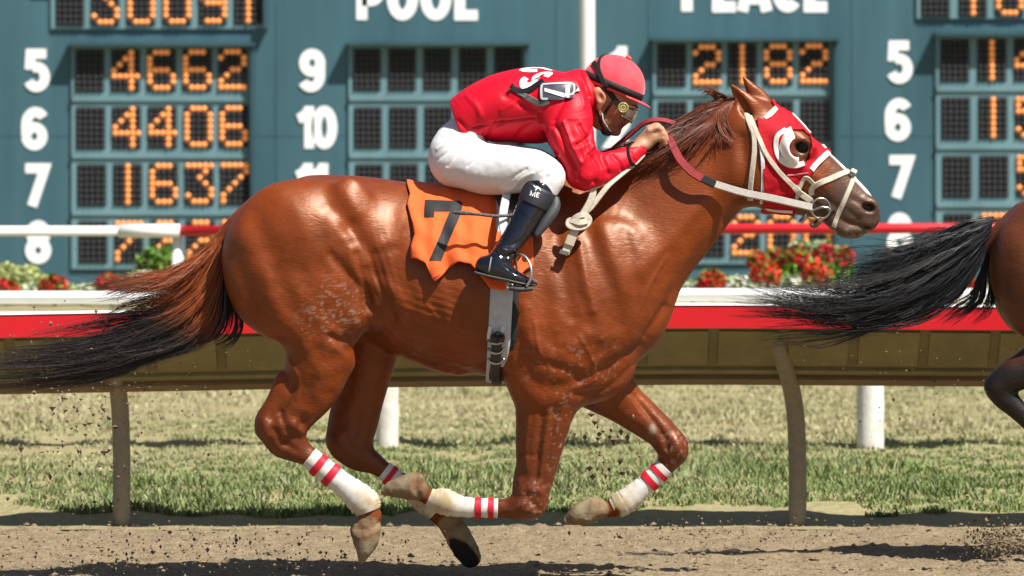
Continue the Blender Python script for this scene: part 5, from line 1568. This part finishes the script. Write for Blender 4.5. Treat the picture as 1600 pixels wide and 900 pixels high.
# ---- pipe rail farther back
pr = empty('pipe_rail', at(277, 520, 13), 'white and red pipe rail in front of the tote board', 'rail')
ypp = 12.5
pipe = lambda nm, x0, x1, y0, y1, r, m: rod(nm, [at(x0, y0, ypp), at(x1, y1, ypp)], r, m, pr, 16)
kpx = (CAM_D + ypp) / FPX
pipe('white_pipe', -900, 190, 362, 361, 8.0 * kpx, M_WHP)
pipe('coupling', 186, 281, 361, 360.5, 10.5 * kpx, M_WHP)
pipe('red_pipe', 279, 2600, 360.5, 353, 8.0 * kpx, M_REDP)
for pxx in (277, 1750, -700):
    rod('post', [Vector((at(pxx, 400, ypp + .02).x, ypp + .05, -.05)), Vector((at(pxx, 400, ypp + .02).x, ypp + .05, at(0, 366, ypp).z))], .032, M_WHP, pr, 12)
# ---- white pole in front of the board
pole = mesh_obj('flag_pole', [(0, 0, 0)], [], None)
bpy.data.objects.remove(pole)
b0 = at(919, 500, 16)
po = rod('white_pole', [Vector((b0.x, 16, -.05)), Vector((b0.x, 16, 1.0)), Vector((b0.x - .01, 16, 3.4)), Vector((b0.x - .012, 16, 6))], .047, M_WHP, None, 18)
tag(po, 'tall white pole behind the jockey in front of the tote board', 'pole')

# ---- tote board
BY = 20.0; kb = (CAM_D + BY) / FPX
board = empty('tote_board', (0, BY, 0), 'teal race tote board with white numbers and amber lamp digits', 'scoreboard')
def board_mat(name, c):
    m = mat(name, c, .55, .35, var=.22, vscale=3.0, vcol2=tuple(q * 1.45 + .010 for q in c), bstretch=(1, 1, .12))
    return m
M_TEAL = board_mat('teal paint', (.031, .086, .110))
M_TEAL2 = board_mat('light teal frame', (.100, .185, .210))
M_TEALD = board_mat('dark teal frame', (.020, .058, .072))
M_CELL = mat('black lamp box', (.012, .013, .016), .6, .3, var=.3, vscale=20)
M_OFF = mat('dark lamp', (.045, .045, .05), .4, .4)
M_ON = mat('amber lamp', (.85, .30, .08), .35, .5, emit=(1.0, .36, .10), estr=.16)
M_NUMW = mat('white numeral', (.86, .87, .87), .5, .3, var=.06, vscale=6)
TILT = -.0118; SKEW = .020
def bp(x, y, d=0.0):
    """board point from the photo measure, d metres toward the track"""
    return Vector(((x - 800) * kb, BY - d, CAM_H - (y - HORIZON) * kb))
def bbox(name, x0, y0, x1, y1, d0, d1, m, parent, rot=True):
    V = []
    for d in (d0, d1):
        for (x, y) in ((x0, y0), (x1, y0), (x1, y1), (x0, y1)):
            V.append(bp(x, y, d))
    Fc = [(0, 1, 2, 3), (7, 6, 5, 4), (0, 4, 5, 1), (1, 5, 6, 2), (2, 6, 7, 3), (3, 7, 4, 0)]
    return mesh_obj(name, V, Fc, m, parent, False)
# sheets of the facing, joint by joint
bbox('backing', -2600, -420, 4200, 524, -.16, -.121, M_TEALD, board)
jx = [-2600, -2150, -1740, -1320, -900, -520, -150, 430, 868, 1012, 1330, 1760, 2140, 2500, 2900, 3300, 3750, 4200]
for a, b in zip(jx[:-1], jx[1:]):
    for (y0, y1) in ((-420, -60), (-60 + .8, 213), (213 + .8, 524)):
        bbox('facing_panel', a + .8, y0, b, y1, -.12, 0, M_TEAL, board)
DIG = {' ': ['00000'] * 7,
 '0': ['01110','10001','10001','10001','10001','10001','01110'], '1': ['00100'] * 7,
 '2': ['01110','10001','00001','00110','01000','10000','11111'] , '3': ['11111','00010','00100','00010','00001','10001','01110'],
 '4': ['00010','00110','01010','10010','11111','00010','00010'], '5': ['11111','10000','11110','00001','00001','10001','01110'],
 '6': ['01110','10000','10000','11110','10001','10001','01110'], '7': ['11111','00001','00010','00100','01000','10000','10000'],
 '8': ['01110','10001','10001','01110','10001','10001','01110'], '9': ['01110','10001','10001','01111','00001','00001','01110']}
def disc_mesh(pts, r, d, n=10):
    V = []; Fc = []
    for (x, y) in pts:
        b = len(V); V.append(bp(x, y, d + .016))
        for rr, dd in ((r * .7, d + .012), (r, d)):
            for i in range(n):
                V.append(bp(x + rr * math.cos(2 * math.pi * i / n), y + rr * math.sin(2 * math.pi * i / n), dd))
        for i in range(n):
            j = (i + 1) % n
            Fc.append((b, b + 1 + j, b + 1 + i)); Fc.append((b + 1 + i, b + 1 + j, b + 1 + n + j, b + 1 + n + i))
    return V, Fc
def block(xc, cw, rows, rh, texts, frame, y0=None):
    """one block of lamp boxes; xc column lefts, rows tops"""
    fx0, fy0, fx1, fy1 = frame
    bbox('block_backing', fx0, fy0, fx1, fy1, .004, .020, M_TEAL2, board)
    bbox('block_hood', fx0 - 4, fy0 - 6, fx1 + 8, fy0 - .5, .002, .13, M_TEALD, board)
    bbox('block_side', fx1 + .5, fy0, fx1 + 7, fy1, .003, .09, M_TEALD, board)
    for r, y in enumerate(rows):
        for c, x in enumerate(xc):
            dx_ = (y - rows[0]) * SKEW
            x_0, y_0 = x + dx_, y + (x - xc[0]) * TILT * .8
            cell = bbox('lamp_box', x_0, y_0, x_0 + cw, y_0 + rh, .021, .028, M_CELL, board)
            # frame rim round the box
            ch = texts[r][c] if r < len(texts) and c < len(texts[r]) else ' '
            on, offp = [], []
            for i in range(7):
                for j in range(5):
                    p = (x_0 + cw * (j + .5) / 5, y_0 + rh * (i + .5) / 7)
                    (on if DIG[ch][i][j] == '1' else offp).append(p)
            if on:
                V, Fc = disc_mesh(on, 4.6, .030); o = mesh_obj('lit_lamps', V, Fc, M_ON, cell); o['kind'] = 'stuff'
            V, Fc = disc_mesh(offp, 3.0, .030, 6); o = mesh_obj('dark_lamps', V, Fc, M_OFF, cell); o['kind'] = 'stuff'
            # thin louvres between the lamps
    for k in range(len(rows) - 1):
        ym = (rows[k] + rh + rows[k + 1]) / 2
        bbox('row_ledge', fx0 + 1, ym - 4, fx1 - 1, ym + 3, .021, .034, M_TEAL2, board)
block([88, 143, 199, 255, 311, 366], 44, [-26], 66, [' 30091'], (80, -60, 412, 45))
block([118, 174, 230, 286, 341], 45, [78, 167, 256, 345], 65, [' 4662', ' 4406', ' 1637', ' 7225'], (112, 72, 392, 420))
block([552, 607, 662, 717, 772], 43, [77, 167, 256, 345], 64, ['     '] * 4, (545, 71, 820, 420))
block([1027, 1082, 1137, 1193, 1249], 45, [69, 158, 247, 336], 65, [' 2182', '     ', '  418', '  200'], (1020, 64, 1302, 412))
block([1440, 1498, 1555, 1612, 1670], 44, [-40], 66, [' 1064'], (1432, -70, 1722, 29))
block([1469, 1527, 1584, 1641, 1698], 45, [62, 152, 243, 333], 65, [' 1453', ' 1520', '  594', ' 7381'], (1462, 56, 1752, 408))
block([-420, -365, -310, -255, -200], 45, [78, 167, 256, 345], 65, [' 2310', ' 4127', '  986', ' 1140'], (-428, 72, -148, 420))
def board_text(name, txt, x0, yb_, h, w=None, gap=.06, s=S_):
    x = 0; tot = sum(GLYPH[c][0] for c in txt) + gap * (len(txt) - 1); sx = (w / tot) if w else h
    t = empty(name, (0, 0, 0)) if False else None
    for c in txt:
        fn = lambda u, v, x=x: bp(x0 + (x + u) * sx, yb_ - v * h, .006)
        V, Fc = glyph_mesh(c, fn, s)
        F2 = [f if (V[f[1]] - V[f[0]]).cross(V[f[2]] - V[f[0]]).y < 0 else f[::-1] for f in Fc]
        o = mesh_obj('letter_' + c.lower() if c.isalpha() else 'numeral_' + c, V, F2, M_NUMW, board, False)
        q = o.modifiers.new('thickness', 'SOLIDIFY'); q.thickness = .003; q.offset = -1
        x += GLYPH[c][0] + gap
for t, x, y in (('5', 38, 143), ('6', 34, 234), ('7', 37, 322), ('8', 40, 411), ('9', 468, 143), ('1', 466, 232), ('0', 487, 232), ('1', 464, 321), ('1', 488, 321),
                ('1', 955, 138), ('2', 945, 232), ('3', 945, 322), ('5', 1386, 130), ('6', 1383, 220), ('7', 1387, 309), ('8', 1386, 399)):
    board_text('n', t, x, y, 66, s=.116)
board_text('w', 'POOL', 556, 31, 70, 192, s=.118)
board_text('w', 'PLACE', 1064, 18, 70, 230, .05, s=.125)
for xx in (-520, 868, 2140): bbox('support', xx, 524, xx + 30, 590, -.1, -.02, M_TEALD, board)

# ---- planting in front of the board
M_LEAF = mat('plant leaf', (.07, .16, .025), .5, .4, attr='tint')
def plant(name, cx, cy, rx, ry, Y, cols, n, label, cat, group, leafcol=(.10, .22, .03), lf=.5, size=.022):
    k = (CAM_D + Y) / FPX; c = at(cx, cy, Y); gzv = .0
    o = empty(name, (c.x, Y, 0), label, cat, group)
    rng = np.random.default_rng(int(cx * 3 + cy)); 
    def cloud(n, sz, cset, shell, out):
        V = []; Fc = []; C = []
        for i in range(n):
            d = rng.normal(0, 1, 3); d /= np.linalg.norm(d); r = rng.uniform(shell, 1.0) ** .6
            if d[2] < -.55: d[2] *= -1
            bump_ = 1 + .16 * math.sin(d[0] * 7 + cx) * math.cos(d[2] * 6)
            p = np.array([c.x + d[0] * rx * k * r * bump_, Y + d[1] * rx * k * r * .7, c.z + d[2] * ry * k * r * bump_])
            col = np.array(cset[rng.integers(len(cset))]) * rng.uniform(.65, 1.3)
            nrm = Vector(d) * out + Vector(rng.normal(0, .5, 3)); nrm.normalize(); t = nrm.orthogonal().normalized(); b = nrm.cross(t); a0 = rng.uniform(0, 6.28)
            t, b = t * math.cos(a0) + b * math.sin(a0), b * math.cos(a0) - t * math.sin(a0)
            s = sz * rng.uniform(.6, 1.3); P = Vector(p); q = len(V)
            V += [P, P + t * s + nrm * s * .3, P + (t + b) * s * .8, P + b * s + nrm * s * .3]; Fc.append((q, q + 1, q + 2, q + 3)); C += [col] * 4
        return V, Fc, C
    V, Fc, C = cloud(int(n * lf), size * 1.3, [leafcol, tuple(q * .7 for q in leafcol)], .3, .5)
    l = mesh_obj('foliage', V, Fc, M_LEAF, o, False); vcol(l, np.array(C))
    if cols:
        V, Fc, C = cloud(n, size, cols, .75, 1.0)
        l = mesh_obj('blossom', V, Fc, M_LEAF, o, False); vcol(l, np.array(C))
    rod('stem', [Vector((c.x, Y, -.06)), Vector((c.x + .01, Y, c.z - .2 * ry * k))], .012, mat('stem', (.10, .10, .04), .7), o, 6)
    return o
RED = [(.62, .012, .02), (.70, .03, .02), (.45, .008, .02)]; ORG = [(.75, .07, .015), (.62, .03, .015)]; WHT = [(.75, .74, .62), (.66, .66, .5), (.8, .8, .75)]; PNK = [(.70, .03, .08), (.6, .02, .05)]
GP = 'flowers in the bed before the tote board'
FL = [(1112,440,20,15,RED,'red flower clump just right of the horse\'s chest'), (1080,452,18,12,WHT,'white flower clump tucked against the horse\'s chest'), (1150,447,22,14,WHT,'white flower clump between two red clumps right of the chest'),
      (1197,430,22,20,ORG,'orange red flower clump left of the round white clump'), (1236,447,24,15,WHT,'round white flower clump below the horse\'s muzzle'), (1278,430,22,21,ORG,'orange red flower clump right of the round white clump'),
      (1186,408,16,12,RED,'small red flower clump below the horse\'s throat'), (1215,404,16,14,PNK,'pinkish red flower clump rising above the orange red one'), (1245,402,18,15,RED,'tall red flower clump at the middle of the bed'),
      (1290,398,18,15,PNK,'tall pinkish red flower clump at the right of the bed'), (1318,402,14,14,RED,'red flower clump at the right end of the bed'), (1250,388,16,8,WHT,'white flower tuft at the top of the bed, left one'), (1283,388,15,8,WHT,'white flower tuft at the top of the bed, right one'),
      (1330,450,26,13,WHT,'white flower clump under the black tail'), (1420,452,30,14,WHT,'white flowers half hidden by the black tail'), (1500,450,30,16,RED,'red flowers half hidden by the black tail'),
      (8,450,20,12,RED,'red flower clump at the left edge of the photo'), (45,455,18,9,WHT,'white flower tuft under the light green shrub'), (84,448,22,15,RED,'round red flower clump right of the light green shrub'), (125,456,20,9,WHT,'low white flower tuft between two red clumps'), (172,447,22,16,RED,'round red flower clump above the chestnut tail'),
      (225,440,24,15,WHT,'white flower clump half behind the chestnut tail')]
for i, (x, y, a, b, cset, lab) in enumerate(FL):
    plant('flower_clump', x, y, a, b, 14.2 + .25 * ((i * 7) % 5) / 5 + (.5 if y < 410 else 0), cset, 420, lab, 'flowers', GP, (.13, .26, .03), .6, .020)
plant('leafy_plant', 1262, 420, 46, 24, 15.2, None, 1500, 'bright green foliage among the red flowers', 'plant', None, (.16, .33, .03), 1.0, .028)
plant('leafy_plant', 1310, 425, 22, 22, 15.0, None, 700, 'bright green foliage at the right end of the flower bed', 'plant', None, (.13, .30, .03), 1.0, .028)
plant('leafy_plant', 250, 415, 36, 26, 15.0, None, 900, 'green foliage half hidden by the chestnut tail', 'plant', None, (.14, .27, .04), 1.0, .028)
plant('shrub', 22, 440, 54, 25, 15.4, None, 7000, 'rounded light green clipped shrub at the left', 'shrub', None, (.40, .45, .17), 1.0, .016)
# low hedge bed behind the lawn rail so the planting stands in soil
tag(mesh_obj('flower_bed', [(-14, 13.3, -.05), (14, 13.3, -.05), (14, 13.75, .46), (14, 17, .50), (14, 17, -.05), (-14, 13.75, .46), (-14, 17, .50), (-14, 17, -.05)], [(0, 1, 2, 5), (5, 2, 3, 6), (6, 3, 4, 7), (1, 4, 3, 2), (0, 5, 6, 7)], M_SOIL, None, False), kind='structure')

# ---- the horse ahead
S2, Y2 = 404.0, 1.0
H2_NEAR = ([(462,380,100,60,-48),(472,430,100,58,-56),(486,472,82,54,-58),(488,502,60,46,-58),(468,526,45,38,-56),(430,548,34,30,-54),(396,567,27,24,-52)],
           [(378,577,24,21,-50),(364,590,22,19,-50),(370,605,20,17,-49),(396,630,16,15,-48),(440,672,16,14,-47),(470,700,21,17,-46),(482,720,15,14,-46),(484,738,17,16,-46)],
           [(412,548,12,11,-54),(376,570,11,11,-52),(353,588,12,13,-50)],
           [(484,730,14,14,-46),(486,748,19,20,-46),(488,768,21,21,-46),(492,790,22,22,-46)])
bay = empty('race_horse', ((345 + 1195 - 800) / S2 + 1.0, Y2, 0), 'dark bay horse with black tail running off the right edge', 'horse')
_f2 = build_horse_field(4.6, hind_near=H2_NEAR)
V2, F2 = _f2.mesh(2)
V2 = strokes(V2, F2, [(a, w * 1.5, amp * .6, sd) for a, w, amp, sd in MUSCLE if sd == 0])
c2 = coat_colours(V2, True)
V2s = V2.copy(); V2s[:, 0] += 1195; V2s[:, 1] += 12
b2 = mesh_obj('body', warr(V2s, S2, Y2), F2, coat_mat('bay coat', .42, .25, (.9, .85, .8), .3), bay)
m2 = np.clip((V2[:, 1] - 525) / 40, 0, 1)[:, None]
c2[:, :3] = c2[:, :3] * (1 - m2) + np.array([.010, .008, .008]) * m2
vcol(b2, c2)
blk = lambda t, r, P: np.zeros((len(t), 3)) + np.array([.016, .016, .019]) * r.uniform(.4, 1.7)
_b1 = [
 [(1552,338,0),(1505,352,-6),(1455,372,-8),(1400,392,-6),(1330,402,0),(1290,412,0)],
 [(1550,346,-6),(1505,368,-12),(1450,392,-12),(1385,412,-10),(1310,424,-4)],
 [(1548,354,-8),(1505,388,-14),(1450,418,-16),(1380,440,-12),(1300,450,-6),(1250,462,0)],
 [(1547,362,-8),(1510,402,-16),(1460,440,-18),(1390,462,-16),(1300,472,-10),(1225,460,-6),(1150,432,0)],
 [(1546,370,-6),(1515,415,-14),(1470,455,-18),(1400,482,-16),(1310,490,-12),(1220,482,-8),(1130,478,0)],
 [(1546,378,-4),(1520,425,-12),(1480,470,-16),(1420,496,-16),(1330,505,-12),(1240,505,-8),(1170,515,0)],
]
_b2 = [
 [(1546,380,-4),(1530,430,-8),(1515,465,-10),(1490,480,-8),(1460,500,-4)],
 [(1547,388,-2),(1540,430,-6),(1535,465,-6),(1520,485,-6),(1490,505,-2)],
 [(1549,395,0),(1550,430,-2),(1552,460,-2),(1545,485,-2),(1525,500,0)],
]
_b3 = [[(1500,440,-10),(1450,480,-14),(1390,505,-12),(1330,530,-8),(1280,545,-4),(1230,535,0)], [(1490,450,-10),(1440,488,-14),(1370,505,-12),(1310,515,-8),(1240,520,-4),(1180,535,0)]]
hair('tail', [strands(_b1, 2700, blk, rad=.55, jit=9, vspread=15, seed=23, clumps=95, S=S2, Y0=Y2, wave=9, lenr=(.4, 1.0)),
              strands(_b2, 200, blk, rad=.9, jit=4, vspread=8, seed=25, clumps=22, S=S2, Y0=Y2),
              strands(_b3, 60, blk, rad=.8, jit=5, vspread=6, seed=26, clumps=9, S=S2, Y0=Y2)], M_HAIR, bay)

# ---- earth thrown up by the hooves
def spray(name, spots, label):
    rng = np.random.default_rng(77); V = []; Fc = []
    ico = [(0, 0, 1), (.9, 0, .2), (.3, .85, .2), (-.75, .5, .2), (-.75, -.5, .2), (.3, -.85, .2), (0, 0, -1)]
    fi = [(0, 1, 2), (0, 2, 3), (0, 3, 4), (0, 4, 5), (0, 5, 1), (6, 2, 1), (6, 3, 2), (6, 4, 3), (6, 5, 4), (6, 1, 5)]
    for (x, y, sx, sy, Yd, n, smin, smax) in spots:
        for i in range(n):
            p = at(rng.normal(x, sx), rng.normal(y, sy), rng.normal(Yd, .35))
            if p.z < .01: continue
            s = smin + (smax - smin) * 1.5 * rng.random() ** 3.2; b = len(V); st = rng.uniform(.6, 1.5, 3)
            for q in ico: V.append(p + Vector((q[0] * st[0], q[1] * st[1], q[2] * st[2])) * s * rng.uniform(.8, 1.2))
            Fc += [tuple(b + k for k in f) for f in fi]
    o = mesh_obj(name, V, Fc, mat('damp earth', (.075, .048, .027), .9, .2, var=.5, vscale=14, vcol2=(.28, .22, .14)), None, False)
    return tag(o, label, 'dirt', kind='stuff')
spray('flying_dirt', [(120,690,60,70,.6,280,.0012,.009), (150,600,90,60,.7,500,.0010,.005), (330,560,120,60,.4,300,.0008,.003), (940,690,30,60,.5,80,.0015,.011), (930,760,40,40,.5,60,.001,.006),
                      (1400,600,120,60,1.0,250,.0008,.003), (1565,848,30,14,1.0,2000,.001,.006), (1450,640,90,70,1.0,120,.001,.005), (1150,835,120,14,1.0,500,.001,.005), (400,860,170,22,.2,700,.001,.006), (60,880,200,20,.2,700,.001,.006), (220,760,200,90,.6,300,.001,.004)],
      'clods and grains of earth thrown up by the hooves')
# loose clods lying on the track
def clods():
    rng = np.random.default_rng(5); V = []; Fc = []
    ico = [(0, 0, .8), (.9, 0, .2), (.3, .85, .2), (-.75, .5, .2), (-.75, -.5, .2), (.3, -.85, .2)]
    fi = [(0, 1, 2), (0, 2, 3), (0, 3, 4), (0, 4, 5), (0, 5, 1)]
    for i in range(5200):
        x, y = rng.uniform(-3, 3), rng.uniform(-.6, 2.95); s = .003 + .012 * rng.random() ** 4; b = len(V); a = rng.uniform(0, 6.28)
        for q in ico: V.append(Vector((x + (q[0] * math.cos(a) - q[1] * math.sin(a)) * s * 1.3, y + (q[0] * math.sin(a) + q[1] * math.cos(a)) * s, -.004 + q[2] * s * 1.2 + rng.uniform(0, .2) * s)))
        Fc += [tuple(b + k for k in f) for f in fi]
    o = mesh_obj('loose_clods', V, Fc, M_SAND, None, False)
    return tag(o, 'loose clods of sand strewn over the track', 'sand', kind='stuff')
clods()
